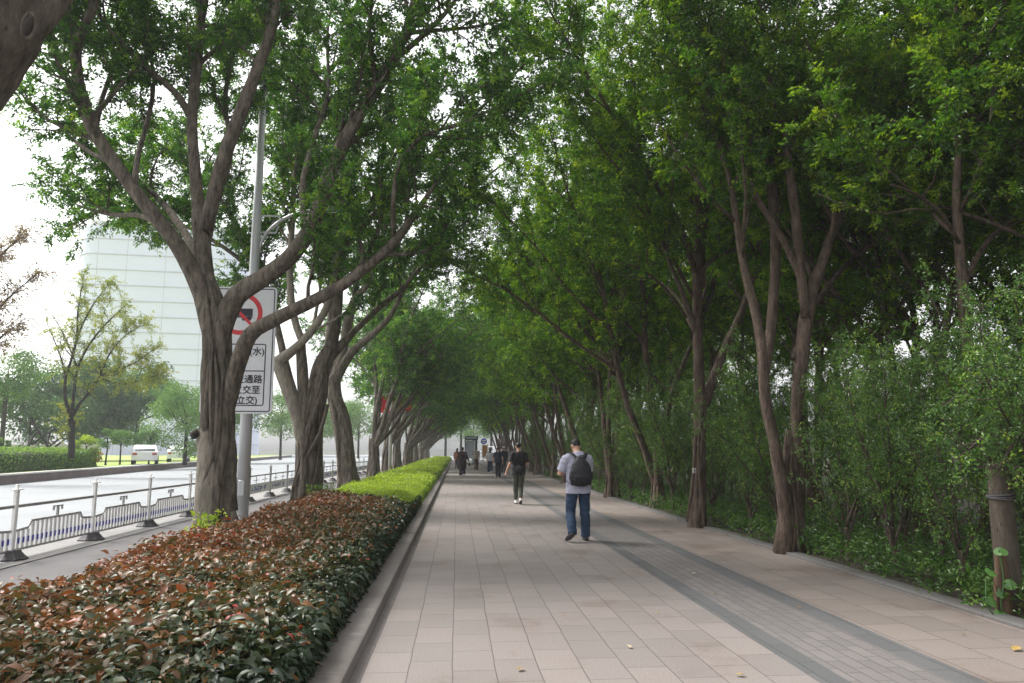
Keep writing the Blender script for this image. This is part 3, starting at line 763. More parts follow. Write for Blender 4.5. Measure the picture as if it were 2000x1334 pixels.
# tree above the banded post
mb = MB()
P, R = pxl([(1935, 1010, 9.6, 50), (1925, 880, 9.6, 44), (1908, 770, 9.6, 40), (1893, 690, 9.6, 36)])
mb.tube(P, R, 28, step=.1, flute=fluter(108, .12, 2.5, 5, .1))
limbsD = [
    pxl([(1893, 700, 9.6, 34), (1882, 600, 9.6, 30), (1874, 480, 9.6, 27), (1868, 380, 9.6, 24), (1874, 280, 9.6, 22), (1884, 200, 9.6, 20), (1872, 90, 9.5, 15), (1866, -40, 9.4, 10)]),
    pxl([(1884, 210, 9.6, 16), (1930, 140, 9.5, 14), (1985, 85, 9.4, 12), (2060, 10, 9.3, 8)]),
    pxl([(1878, 560, 9.6, 18), (1930, 470, 10, 14), (2010, 400, 10.4, 10), (2080, 300, 10.6, 6)]),
    pxl([(1876, 480, 9.6, 14), (1840, 420, 9.3, 12), (1790, 380, 9, 9), (1740, 360, 8.7, 5)]),
    pxl([(1890, 640, 9.6, 12), (1930, 590, 9.3, 10), (1990, 560, 9.1, 7), (2050, 520, 9, 5)]),
]
tree('shade_tree', 'slender tree with a forked top rising out of the shrubs behind the banded post', 'tree', (6.6, 9.6, 0), mb, limbsD, 111, M_LEAFR, M_BARKR, 'hi',
     keep=zkeep(5.0), group='trees along the planted side', t0=.3, sec=(.3, 1.9), ter=(.14, .8))

def stems(seed, n, L, r0, lean=.25, bias=-.2):
    r = np.random.default_rng(seed)
    mb = MB(); limbs = []
    P = np.array([(0, 0, -.1), (0, 0, .12), (0, 0, .5), (0, 0, .9)]); R = np.array([r0*2.1, r0*1.6, r0*1.2, r0*1.0])
    mb.tube(P, R, 28, step=.1, flute=fluter(seed, .32, 2.5, 5, .15)); strands(mb, P, R, r, 5, (.03, .06), .95, .2, (0, 1.1))
    for i in range(n):
        az = i*2*PI/n+r.random()
        q = np.array([math.cos(az), math.sin(az), 0])*r0*.4+np.array([0, 0, .55]); pts = [q]
        v = unit(np.array([math.cos(az)*lean+bias*.5, math.sin(az)*lean, 1.0])); l = L*(.85+.3*r.random())
        for j in range(9):
            v = unit(v+r.normal(0, .085, 3)+np.array([0, 0, .05])); q = q+v*l/9; pts.append(q)
        rr = r0*(.85+.2*r.random())/math.sqrt(n)*1.25
        lm = catmull(np.array(pts), np.linspace(rr, .02, 10), .45); limbs.append(lm)
        for f in (.32, .46, .6):
            if r.random() < .8:
                k_ = int(len(lm[0])*f); b = lm[0][k_]; rb = lm[1][k_]
                a2 = az+r.normal()*1.2
                v = unit(np.array([math.cos(a2)*.75+bias*1.6, math.sin(a2)*.75, 1.0])); q = b; pts = [q]
                for j in range(6):
                    v = unit(v+r.normal(0, .1, 3)+np.array([0, 0, .03])); q = q+v*l*(.62-.4*f)/6; pts.append(q)
                limbs.append(catmull(np.array(pts), np.linspace(rb*.75, .016, 7), .45))
    return mb, limbs

protos = {}
for key, sd, n, L, r0, det, z in [('h1', 201, 4, 9.5, .15, 'hi', 3.2), ('h2', 202, 3, 10, .14, 'hi', 3.4), ('m1', 203, 3, 9.5, .17, 'mid', 3.0), ('m2', 204, 4, 9.5, .16, 'mid', 2.9),
                                  ('l1', 205, 3, 9.5, .17, 'lo', 2.8), ('l2', 206, 4, 9.2, .16, 'lo', 2.8)]:
    mb, lm = stems(sd, n, L, r0)
    protos[key] = tree('shade_tree', 'x', 'tree', (0, 0, 0), mb, lm, sd, M_LEAFR, M_BARKR, det, keep=zkeep(z), group='trees along the planted side', t0=.3,
                       sec=(.42 if det == 'hi' else .5, 2.3), ter=(.17 if det != 'lo' else .26, .95), branches=False, nmain=9)
used = set()
EDGE = ['tree at the path edge just beyond the tagged straight tree', 'tree at the path edge level with the walker in the black tee',
        'tree on the planted side, second past the walker in the black tee', 'tree on the planted side, third past the walker in the black tee']
spots = [
    # path-edge row
    ('h2', 5.3, 19.6, .4), ('h1', 5.05, 24.3, 2.0), ('m1', 5.2, 29.5, 1.0), ('m2', 5.1, 34.5, 3.0),
    ('m1', 5.2, 40, 4.0), ('m2', 5.0, 46, 5.2), ('m1', 5.2, 52, .3), ('l1', 5.0, 58, 1.2), ('l2', 5.1, 64, 2.4), ('l1', 5.0, 70, 3.1), ('l2', 5.1, 77, 4.0), ('l1', 5.0, 84, 5.0), ('l2', 5.2, 92, .8),
    # behind
    ('h1', 8.2, 12.8, 1.1), ('h2', 10.6, 10.2, 2.7), ('h1', 8.4, 17.2, 3.3), ('h2', 9.0, 21.5, 4.4), ('m1', 8.6, 26.5, 5.5), ('m2', 8.3, 32, .6), ('m1', 8.5, 38.5, 1.9), ('l2', 8.4, 47, 2.9), ('l1', 8.5, 57, 4.1), ('l2', 8.3, 70, 1.1),
    ('m2', 14.2, 16, .2), ('m1', 13.5, 25.5, 3.6), ('m1', 14.0, 35, 5.1), ('l1', 14, 47, .5), ('h2', 9.8, 7.6, 5.6),
]
BACK = {('h1', 8.2): 'multi-stemmed tree in the shrubs behind the twin-stemmed tree with the ropy foot', ('h2', 10.6): 'tree deep in the shrubs behind the sapling row near the banded post',
        ('h1', 8.4): 'multi-stemmed tree standing behind the tagged straight tree'}
for i, (key, x, y, rz) in enumerate(spots):
    o = protos[key] if key not in used else copy_tree(protos[key])
    used.add(key)
    o.location = (x, y, 0); o.rotation_euler.z = rz if x > 8.1 else math.sin(rz*7)*.75
    s_ = 1+.09*math.sin(i*2.7); o.scale = (s_, s_, s_*(1+.04*math.sin(i*1.3)))
    if i < 4: o['label'] = EDGE[i]
    elif i < 13: o['label'] = 'far slim tree in the line of trees along the path edge'
    elif (key, x) in BACK: o['label'] = BACK[(key, x)]
    else: o['label'] = 'slim dark-stemmed tree within the dense planting behind the path-edge trees'

# ------------------------------------------------------------------ saplings and undergrowth
def sapling(seed, nst, h, ll, label):
    r = np.random.default_rng(seed)
    root = thing('sapling_shrub', label, 'shrub', (0, 0, 0), 0, 'leafy saplings along the planted verge')
    mb = MB(); SP = []; SD = []
    P = np.array([(0, 0, -.05), (0, 0, .25), (r.normal()*.03, 0, .5)]); mb.tube(P, np.array([.055, .04, .035]), 10, step=.06, flute=fluter(seed, .25))
    for i in range(nst):
        az = i*2*PI/nst+r.random(); q = np.array([0, 0, .2+.3*r.random()]); pts = [q]
        v = unit(np.array([math.cos(az)*.42, math.sin(az)*.42, 1])); l = h*(.75+.4*r.random())
        for j in range(7):
            v = unit(v+r.normal(0, .11, 3)+np.array([0, 0, .06])); q = q+v*l/7; pts.append(q)
        P = np.array(pts); R = np.linspace(.022, .005, 8)
        mb.tube(P, R, 7, step=.12)
        for (p2, r2) in kids(P, R, r, .10, .12, .62, .95, .3, k=5, wig=.2):
            mb.tube(p2, r2*.8, 3, caps=False)
            ns = 10
            for f in (np.arange(ns)+r.random(ns))/ns:
                x = f*4; j = min(int(x), 3); u = x-j
                SP.append(p2[j]*(1-u)+p2[j+1]*u); SD.append(p2[j+1]-p2[j])
    mb.build('stem', M_TWIG, root)
    SP = np.array(SP); SD = unit(unit(np.array(SD))*.6+r.normal(0, .6, (len(SP), 3)))
    V, t_ = sprays(SP, SD, r, 8, .12, ll, .7, .42, .2)
    leaf_object('crown', V, t_, M_SHRUB, root)
    return root
saps = [sapling(301, 5, 2.5, .042, 'x'), sapling(302, 4, 2.2, .040, 'x'), sapling(303, 6, 2.8, .044, 'x'), sapling(304, 4, 1.7, .042, 'x')]
rs = np.random.default_rng(55)
sp = [(5.95, 7.25, 2, 'tall leafy sapling hanging over the top of the banded post'), (5.35, 10.1, 1, 'forked sapling with bare lower stems right beside the flared ropy tree foot'), (5.3, 8.9, 0, 'vase-shaped sapling with a bare forked stem midway between ropy tree and banded post'),
      (5.35, 7.75, 3, 'low bushy sapling with a dark stump-like stem just past the banded post'), (5.4, 12.4, 2, 'tall sapling between the ropy-footed tree and the tagged tree'),
      (5.35, 13.5, 1, 'sapling standing at the foot of the tagged tree on its near side')]
y = 15.8
while y < 62:
    sp.append((5.35+rs.normal()*.12, y, int(rs.integers(0, 4)), 'leafy sapling in the close verge row beyond the tagged tree')); y += .95+rs.random()*.5+y*.012
for _ in range(34):
    sp.append((6.1+rs.random()*2.6, 5.8+rs.random()**1.3*26, int(rs.integers(0, 3)), 'leafy sapling deeper in the planting behind the verge row'))
for _ in range(10):
    sp.append((8.5+rs.random()*3.5, 8+rs.random()*16, 2, 'leafy sapling deeper in the planting behind the verge row'))
seen = set()
for i, (x, y, k, lab) in enumerate(sp):
    o = saps[k] if k not in seen else copy_tree(saps[k])
    seen.add(k)
    o.location = (x, y, 0); o.rotation_euler.z = rs.random()*6.28
    s_ = .85+.3*rs.random(); o.scale = (s_, s_, s_*(.95+.2*rs.random())); o['label'] = lab

# low ferny cover on the woodland floor
n = 9000
X = 5.1+rs.random(n)**1.5*5; Yy = 4.5+rs.random(n)**1.6*40
P = np.stack([X, Yy, .02+rs.random(n)**1.5*.32], 1)
V, t_ = sprays(P, np.concatenate([rs.normal(0, 1, (n, 2)), .5+rs.random((n, 1))], 1), rs, 8, .2, .06, .8, .4, .2)
o = leaf_object('ground_cover', V, t_, M_COVER); tag(o, 'low dark green ground cover under the saplings', 'ground cover', kind='stuff')
# ------------------------------------------------------------------ ground, path, road
def sheet(name, x0, x1, y0, y1, z, m, ny=1):
    mb = MB(); mb.quad([(x0, y0, z), (x1, y0, z), (x1, y1, z), (x0, y1, z)])
    return tag(mb.build(name, m, smooth=False), kind='structure')
sheet('ground', -400, 400, -60, 700, -.03, M_GROUND)
PX0, PX1 = -.70, 4.86
PE = 118
sheet('path', PX0, 2.42, -12, PE, 0, M_PATH)
sheet('path_band', 2.42, 2.63, -12, PE, 0, M_BAND)
sheet('path_setts', 2.63, 3.31, -12, PE, 0, M_SETT)
sheet('path_band', 3.31, 3.54, -12, PE, 0, M_BAND)
sheet('path_verge', 3.54, PX1, -12, PE, 0, M_PATHR)
mb = MB(); mb.box((PX1+.11, (PE-12)/2, -.02), (.22, PE+12, .11), bev=.012); tag(mb.build('path_kerb', M_KERBR, sharp=40), kind='structure')
mb = MB(); mb.box((PX0-.115, (PE-12)/2, .0), (.23, PE+12, .25), bev=.02); tag(mb.build('kerb', M_KERB, sharp=40), kind='structure')
sheet('planting_bed', -3.95, PX0-.225, -12, PE, .05, M_SOIL)
sheet('verge_soil', PX1+.22, 26, -12, PE, .015, M_SOIL)
sheet('cycle_lane', -5.85, -3.95, -12, PE, .0, M_ASPH)
sheet('road_apron', -7.6, -5.85, -12, PE, .012, M_APRON)
sheet('road', -60, -7.6, -40, 240, .002, M_ROAD)
sheet('plaza', -7.6, 60, PE, 240, .006, M_ROAD)
# painted lines on the apron
for i, (a, b) in enumerate(((-5.98, -5.9),)):
    sheet('lane_line', a, b, -12, 9.6, .018, M_CAP)

# ------------------------------------------------------------------ hedges
rs = np.random.default_rng(77)
def red_end(x): return 16.6+(-.75-x)*1.3       # where the copper hedge stops
def top(x, y): return .44+.04*np.sin(x*3.1+y*1.3)+.03*np.sin(y*2.3-x*2)+.02*np.sin(x*7+y*5)
def edge_drop(x, x0, x1):                       # rounded shoulders
    return np.clip(1-(x-x0)/.25, 0, 1)**2*.14+np.clip(1-(x1-x)/.5, 0, 1)**2*.20
def hedge_leaves(n, x0, x1, y0, y1, lmin, lvar, accept, ybias=1.0):
    X = x0+(x1-x0)*rs.random(n); Y = y0+(y1-y0)*rs.random(n)**ybias
    k = accept(X, Y); X = X[k]; Y = Y[k]; n = len(X)
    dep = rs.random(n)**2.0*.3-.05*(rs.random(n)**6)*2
    Zt = top(X, Y)-edge_drop(X, x0, x1)
    side = rs.random(n) < .16
    X = np.where(side, np.where(rs.random(n) < .62, x1-rs.random(n)*.06, x0+rs.random(n)*.06), X)
    Zt = np.where(side, .12+rs.random(n)*.24, Zt-dep)
    B = np.stack([X, Y, Zt+rs.normal(0, .022, n)], 1)
    out = np.where(side, np.where(X > (x0+x1)/2, 1, -1), 0)
    az = rs.random(n)*2*PI
    A = unit(np.stack([np.cos(az)+out*.8, np.sin(az), rs.normal(.12, .5, n)-side*.4], 1))
    Nn = unit(np.stack([rs.normal(0, .62, n)+out*.8, rs.normal(0, .62, n), np.ones(n)], 1))
    Nn = unit(Nn-A*np.sum(Nn*A, 1, keepdims=True))
    l = lmin+lvar*rs.random(n)**1.4
    return B, A, Nn, l, dep, side
# copper hedge
ht = thing('hedge', 'low clipped hedge of copper red and dark green leaves along the kerb', 'hedge', (-2.2, 8, 0))
Vs, Ts = [], []
for (n, y0, y1, lm, lv) in ((46000, 2.6, 6.5, .038, .064), (44000, 6.5, 11, .038, .06), (54000, 11, 20.3, .04, .06)):
    B, A, Nn, l, dep, side = hedge_leaves(n, -3.55, -.93, y0, y1, lm, lv, lambda X, Y: Y < red_end(X))
    w = l*(.42+.16*rs.random(len(l)))
    Vs.append(broad_leaves(B, A, Nn, l, w, .2, .28+.3*rs.random((len(l), 1)), rs.normal(0, .5, len(l))))
    cl = .5+.5*np.sin(B[:, 0]*4.3+1.3*np.sin(B[:, 1]*2.2))*np.sin(B[:, 1]*3.7+B[:, 0]*1.9)
    lft = np.clip((-1.2-B[:, 0])/2.3, 0, 1)
    mid = np.clip(B[:, 1]/9, 0, 1)
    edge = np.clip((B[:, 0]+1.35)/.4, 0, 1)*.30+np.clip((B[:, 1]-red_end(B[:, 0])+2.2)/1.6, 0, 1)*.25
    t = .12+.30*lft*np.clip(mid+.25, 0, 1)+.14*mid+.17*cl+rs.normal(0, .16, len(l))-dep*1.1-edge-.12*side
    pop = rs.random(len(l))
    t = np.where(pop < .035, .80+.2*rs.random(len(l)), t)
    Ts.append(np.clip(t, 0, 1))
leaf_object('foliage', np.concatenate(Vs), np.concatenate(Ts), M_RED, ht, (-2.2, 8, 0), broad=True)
mb = MB()
for i in range(420):
    x = -3.4+2.35*rs.random(); y = 3.0+16*rs.random()**1.3
    if y > red_end(x)-.3: continue
    p = np.array([x, y, .04]); q = p+np.array([rs.normal()*.08, rs.normal()*.08, .34]); mb.tube(np.array([p, (p+q)/2+rs.normal(0, .015, 3), q]), np.array([.008, .006, .004]), 4, caps=False)
mb.build('stem', M_TWIG, ht, (-2.2, 8, 0))
# lime hedge
lt = thing('hedge', 'low clipped hedge of fresh lime green leaves along the far kerb', 'hedge', (-2.2, 40, 0))
Vs, Ts = [], []
for (n, y0, y1, lm, lv) in ((46000, 16.5, 24, .032, .02), (34000, 24, 36, .05, .03), (30000, 36, 60, .08, .04), (26000, 60, 116, .14, .06)):
    B, A, Nn, l, dep, side = hedge_leaves(n, -3.5, -.93, y0, y1, lm, lv, lambda X, Y: Y > red_end(X)+.05)
    Vs.append(quad_leaves(B, A, Nn, l, l*.5, .25, .2))
    Ts.append(np.clip(.62+rs.normal(0, .18, len(l))-dep*1.9-.30*side+.13*np.sin(B[:, 1]*1.7+B[:, 0]*2), 0, 1))  # deeper leaves get a darker tint, painting shade into the gaps
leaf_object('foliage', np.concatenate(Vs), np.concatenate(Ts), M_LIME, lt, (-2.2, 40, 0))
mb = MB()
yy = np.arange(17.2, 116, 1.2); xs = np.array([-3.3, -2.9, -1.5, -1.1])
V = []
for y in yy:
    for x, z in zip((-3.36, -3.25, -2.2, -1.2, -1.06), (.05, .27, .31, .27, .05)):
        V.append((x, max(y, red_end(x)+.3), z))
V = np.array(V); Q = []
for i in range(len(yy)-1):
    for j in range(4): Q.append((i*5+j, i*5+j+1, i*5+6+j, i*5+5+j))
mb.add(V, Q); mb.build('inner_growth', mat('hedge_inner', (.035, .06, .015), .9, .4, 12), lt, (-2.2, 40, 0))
# bright new shoots at the foot of the first fig and a tuft by the second
def tuft(name, label, c, n, r_, m, ll, h):
    P = np.array(c)+np.stack([rs.normal(0, r_, n), rs.normal(0, r_*.7, n), rs.random(n)*h], 1)
    V, t_ = sprays(P, np.stack([rs.normal(0, .6, n), rs.normal(0, .6, n), np.ones(n)], 1), rs, 7, .14, ll, .6, .7, .15)
    t_o = thing(name, label, 'plant', c)
    leaf_object('foliage', V, t_, m, t_o, c)
    mb = MB()
    for i in range(6): mb.tube(np.array([(c[0], c[1], 0), P[i]]), np.array([.008, .004]), 4)
    mb.build('stem', M_TWIG, t_o, c)
tuft('leafy_plant', 'yellow green leafy sprouts at the foot of the swollen fig trunk', (-3.72, 11.95, .22), 26, .16, M_LIME, .09, .3)
tuft('leafy_plant', 'dark green tuft at the foot of the twisted fig trunk', (-3.3, 18.9, .3), 40, .18, M_SHRUB, .06, .35)

# ------------------------------------------------------------------ roadside railing
def bay(root, y, L, x, board, org):
    """one railing bay from y to y+L, post at its near end"""
    mb = MB(); mb.box((x, y, .55), (.055, .075, .84), bev=.008); mb.box((x-.002, y, .975), (.12, .15, .014)); mb.box((x, y, 1.0), (.03, .035, .05)); mb.box((x, y+.012, 1.03), (.028, .075, .03), bev=.006)
    po = mb.build('post', M_WHITE if not board else M_RAIL, root, org, sharp=35)
    mb = MB(); mb.prism([(.15, -.17), (.15, .17), (-.15, .17), (-.15, -.17)], 0.014, .03, M=Matrix.Translation((x, y, 0)))
    mb.tube(np.array([(x, y, .03), (x, y, .06), (x, y, .11), (x, y, .145)]), np.array([.215, .18, .135, .12]), 8 if not board else 10)
    mb.build('post_base', M_RUBBER, po, org, smooth=False)
    mb = MB(); mb.box((x, y+L/2, .74), (.03, L-.076, .045), bev=.006); mb.build('rail', M_RAIL, root, org, sharp=35)
    if not board:
        prof = [(.05, .40), (.36, .42), (.44, .51), (L-.44, .51), (L-.36, .42), (L-.05, .40)]
        mb = MB()
        for a, b in zip(prof[:-1], prof[1:]):
            mb.tube(np.array([(x, y+a[0], a[1]), (x, y+b[0], b[1])]), .019, 6)
        mb.tube(np.array([(x, y+.05, .135), (x, y+L-.05, .135)]), .019, 6)
        mb.box((x, y+L/2, .60), (.028, .035, .14)); mb.box((x, y+L/2, .672), (.028, .26, .018)); mb.box((x, y+L/2-.121, .635), (.028, .018, .055)); mb.box((x, y+L/2+.121, .635), (.028, .018, .055))
        fr = mb.build('panel_frame', M_RAIL, root, org, sharp=35)
        mb = MB(); nb = 18
        for i in range(nb):
            yb = y+.12+(L-.24)*i/(nb-1); u = yb-y
            zt = .40 if (u < .38 or u > L-.38) else .495
            mb.box((x, yb, (.15+zt)/2), (.022, .066, zt-.15), mi=0); mb.box((x, yb+.012, .258), (.028, .047, .08), mi=1)
        mb.build('panel', [M_WHITE, M_BLUE], fr, org, smooth=False)
    else:
        mb = MB(); mb.box((x, y+L/2, .36), (.025, L-.14, .30), bev=.008); bo = mb.build('board', M_WHITE, root, org, sharp=35)
        mb = MB(); r = np.random.default_rng(int(y*10))
        mb.prism([(-.06, -.06), (.06, -.06), (0, .07)], 0, .004, M=Matrix.Translation((x+.0128, y+.3, .36)) @ Matrix.Rotation(PI/2, 4, 'Z') @ Matrix.Rotation(PI/2, 4, 'X'))
        for g in range(9):
            cy = y+.56+g*.165
            if g == 6: continue
            for s_ in range(5):
                hz = r.random() < .5
                mb.box((x+.0145, cy+r.uniform(-.04, .04), .36+r.uniform(-.055, .055)), (.004, .12 if hz else .02, .018 if hz else .12))
        mb.build('board_marks', M_BLUE, bo, org, smooth=False)
        mb = MB(); mb.box((x, y+L*.3, .60), (.02, .6, .02)); mb.box((x, y+L*.72, .60), (.02, .6, .02))
        for yy_ in (.3, .72): mb.box((x, y+L*yy_, .55), (.02, .02, .09)); mb.box((x, y+L*yy_, .665), (.02, .02, .11))
        mb.build('bracket', M_RAIL, root, org, smooth=False)
rl = thing('railing', 'white roadside railing with blue banded balusters and black rubber feet', 'railing', (-6.2, 11, 0))
L_ = 2.3
for i in range(5): bay(rl, 8.87+i*L_, L_, -6.2+.005*i, False, (-6.2, 11, 0))
rl2 = thing('railing', 'roadside railing with white boards marked in blue behind the fig trunks', 'railing', (-6.15, 30, 0))
for i in range(13): bay(rl2, 20.5+i*2.5, 2.5, -6.15, True, (-6.15, 30, 0))

# ------------------------------------------------------------------ street lamp and sign
lp = thing('street_lamp', 'tall grey tapered street lamp post with a curved arm behind the sign', 'street lamp', (-4.42, 16.05, 0))
org = (-4.42, 16.05, 0)
mb = MB(); mb.tube(np.array([(-4.42, 16.05, 0), (-4.42, 16.05, 3), (-4.42, 16.05, 6.5), (-4.42, 16.05, 10.5)]), np.array([.135, .118, .092, .065]), 20); mb.build('pole', M_METAL, lp, org)
mb = MB(); mb.tube(np.array([(-4.42, 16.05, .02), (-4.42, 16.05, .05)]), .24, 16); mb.box((-4.42, 15.925, .75), (.12, .03, .32), bev=.01); mb.build('base_plate', M_METAL, lp, org, sharp=40)
a0 = np.array([-4.34, 16.05, 5.75]); a1 = np.array([-3.25, 16.05, 6.72])
arc = [a0+np.array([1.35*(1-math.cos(t)), 0, 1.02*math.sin(t)]) for t in np.linspace(0, 1.45, 14)]
mb = MB(); mb.tube(np.array(arc), .035, 10); mb.build('arm', M_METAL, lp, org)
e = arc[-1]
mb = MB(); mb.box(e+np.array([.24, 0, .02]), (.56, .2, .09), bev=.035); hd = mb.build('lamp_head', M_METAL, lp, org, sharp=50)
mb = MB(); mb.box(e+np.array([.27, 0, -.03]), (.36, .15, .02), bev=.008); mb.build('lens', M_LITP, hd, org)
mb = MB(); mb.tube(np.array([(-4.40, 16.05, 6.22), (-4.0, 16.05, 6.22), (-3.94, 16.05, 6.38)]), .022, 8); mb.tube(np.array([(-4.40, 16.05, 6.6), (-3.9, 16.05, 6.6)]), .018, 8); mb.build('strut', M_METAL, lp, org)

YS = 15.85
tl = at(404, 562, YS); br = at(542, 562, YS); bb = at(525, 808, YS)
sx0, sx1, sz1, sz0 = tl[0], br[0], br[2], bb[2]
sg = thing('traffic_sign', 'large white truck ban sign with red ring and black framed lettering', 'traffic sign', ((sx0+sx1)/2, YS, sz0))
so = ((sx0+sx1)/2, YS, sz0)
def rrect(x0, x1, z0, z1, r, n=5):
    out = []
    for cx, cz, a0 in ((x1-r, z0+r, -PI/2), (x1-r, z1-r, 0), (x0+r, z1-r, PI/2), (x0+r, z0+r, PI)):
        for k in range(n): a = a0+PI/2*k/(n-1); out.append((cx+r*math.cos(a), cz+r*math.sin(a)))
    return out
MS = Matrix.Translation((0, YS, 0)) @ Matrix(((1, 0, 0, 0), (0, 0, -1, 0), (0, 1, 0, 0), (0, 0, 0, 1)))   # outline (x, z), depth towards the viewer
mb = MB(); mb.prism(rrect(sx0, sx1, sz0, sz1, .07), -.02, .02, M=MS); bd = mb.build('board', M_SIGNW, sg, so, smooth=False)
mb = MB(); mb.box(((sx0+sx1)/2, YS+.05, sz0+.5), (1.3, .05, .06)); mb.box(((sx0+sx1)/2, YS+.05, sz1-.5), (1.3, .05, .06)); mb.build('bracket', M_METAL, sg, so, smooth=False)
def ringframe(mb, x0, x1, z0, z1, r, t, z):
    a = rrect(x0, x1, z0, z1, r); b = rrect(x0+t, x1-t, z0+t, z1-t, max(r-t, .01)); n = len(a)
    V = [list(MS @ Vector((p[0], p[1], z))) for p in a+b]
    mb.add(V, [(i, (i+1) % n, n+(i+1) % n, n+i) for i in range(n)])
mb = MB(); ringframe(mb, sx0+.035, sx1-.035, sz0+.035, sz1-.035, .05, .02, .0235)
bx1 = sx1-.17; bx0 = sx0+.17
zA = at(522, 672, YS)[2]; zB = at(520, 725, YS)[2]; zC = at(518, 793, YS)[2]
ringframe(mb, bx0, bx1, zC, zA, .04, .022, .0235); mb.box(((bx0+bx1)/2, YS-.0237, zB), (bx1-bx0-.05, .003, .022))
mb.build('border', M_SIGNB, bd, so, smooth=False)
cc = at(474, 613, YS); cr = .455; cc[0] = (sx0+sx1)/2+.0
mb = MB()
th = np.linspace(0, 2*PI, 49)[:-1]
V = [list(MS @ Vector((cc[0]+r_*math.cos(a), cc[2]+r_*math.sin(a), .024))) for r_ in (cr, cr-.095) for a in th]
mb.add(V, [(i, (i+1) % 48, 48+(i+1) % 48, 48+i) for i in range(48)])
q = Matrix.Translation((cc[0], 0, cc[2]))
d = cr*.70; w = .045
V = [list(MS @ Vector((cc[0]+x, cc[2]+z, .0272))) for x, z in ((-d-w*.5, d-w*.5), (-d+w*.5, d+w*.5), (d+w*.5, -d+w*.5), (d-w*.5, -d-w*.5))]
mb.add(V, [(3, 2, 1, 0)])
mb.build('ring', M_SIGNR, bd, so, smooth=False)
mb = MB()
def blk(x0, x1, z0, z1, z=.0252): mb.add([list(MS @ Vector((cc[0]+x, cc[2]+y_, z))) for x, y_ in ((x0, z0), (x1, z0), (x1, z1), (x0, z1))], [(0, 1, 2, 3)])
blk(-.12, .25, -.05, .11); blk(-.27, -.14, -.06, .06); blk(-.27, .25, -.085, -.055)
for x in (-.2, .08, .18):
    V = [list(MS @ Vector((cc[0]+x+.052*math.cos(a), cc[2]-.10+.052*math.sin(a), .0256))) for a in th[::4]]
    mb.add(V, [tuple(range(12))])
mb.build('truck_mark', M_SIGNB, bd, so, smooth=False)
def letters(body, x, z, size, name='lettering'):
    cu = bpy.data.curves.new('letters', 'FONT'); cu.body = body; cu.size = size; cu.align_x = 'RIGHT'; cu.resolution_u = 3
    o = bpy.data.objects.new('tmp', cu); COL.objects.link(o)
    dg = bpy.context.evaluated_depsgraph_get(); dg.update()
    me = bpy.data.meshes.new_from_object(o.evaluated_get(dg)); bpy.data.objects.remove(o); bpy.data.curves.remove(cu)
    n_ = len(me.vertices); cv = np.empty(n_*3, np.float32); me.vertices.foreach_get('co', cv); cv = cv.reshape(-1, 3); fc = [tuple(p.vertices) for p in me.polygons]
    bpy.data.meshes.remove(me); mq = MB()
    for k_, (dx, dz) in enumerate(((0, 0), (.007, 0), (.0035, .005), (.0035, -.005))): mq.add(cv+np.array([dx, dz, .0003*k_]), fc)
    me = mq.mesh(name)
    me.transform(Matrix.Translation((-so[0], -so[1], -so[2])) @ MS @ Matrix.Translation((x, z, .0262)))
    me.materials.clear(); me.materials.append(M_SIGNB)
    link(bpy.data.objects.new(name, me), bd)
letters('(水)', bx1-.03, at(508, 693, YS)[2], .19)
letters('交通路', bx1-.05, at(494, 747, YS)[2], .185)
letters('立交至', bx1-.08, at(492, 768, YS)[2], .185)
letters('立交)', bx1-.13, at(488, 788, YS)[2], .185)

# a second pole with red flags farther along the row
fp = thing('flag_pole', 'slim white pole with red flags between the fig trunks', 'flag pole', (-3.6, 41, 0))
fo = (-3.6, 41, 0)
mb = MB(); mb.tube(np.array([(-3.6, 41, 0), (-3.6, 41, 7.4)]), np.array([.10, .075]), 12); mb.build('pole', M_CAP, fp, fo)
for i, (x, y, zt, h) in enumerate(((745, 46, 772, 34), (764, 49.7, 770, 36), (752, 47, 776, 24), (784, 53, 778, 26), (797, 55, 776, 26))):
    c = at(x, zt, 41); mb = MB(); n = 7; V = []
    hh = h/F*41; ww = .34
    for a in range(n):
        for b in range(5):
            V.append((c[0]+ww*(b/4-.5)+.03*math.sin(a+i), 41+.06*math.sin(a*1.1+b*1.4+i), c[2]-hh*a/(n-1)))
    Q = [(a*5+b, a*5+b+1, a*5+6+b, a*5+5+b) for a in range(n-1) for b in range(4)]
    mb.add(V, Q); o = mb.build('flag', M_RED2, fp, fo); md = o.modifiers.new('thickness', 'SOLIDIFY'); md.thickness = .006
mb = MB(); mb.tube(np.array([at(738, 771, 41), at(768, 768, 41), at(804, 774, 41)]), .015, 6); mb.build('cross_arm', M_CAP, fp, fo)

# ------------------------------------------------------------------ banded post, broken stake, vine by the path edge
c = (5.26, 6.95, 0)
mb = MB(); P = np.array([(5.25, 6.95, -.1), (5.25, 6.95, .35), (5.255, 6.96, .9), (5.26, 6.97, 1.40)])
mb.tube(P, np.array([.112, .108, .102, .098]), 28, step=.05, flute=knobbly(44, .035)); po = thing('post', 'stout weathered post with a wire tie band at the path edge', 'post', c)
mb.build('shaft', M_POSTC, po, c, sharp=60)
mb = MB()
for z, k in ((1.07, 0), (1.085, .3), (1.10, .6)):
    th_ = np.linspace(0, 2*PI, 25)
    mb.tube(np.stack([5.257+.113*np.cos(th_), 6.965+.113*np.sin(th_), z+.012*np.sin(th_+k*3)], 1), .010, 6, caps=False)
mb.build('tie_band', M_RUBBER, po, c)
c = (5.08, 6.83, 0); st = thing('broken_stake', 'split reddish brown stake leaning beside the weathered post', 'stake', c)
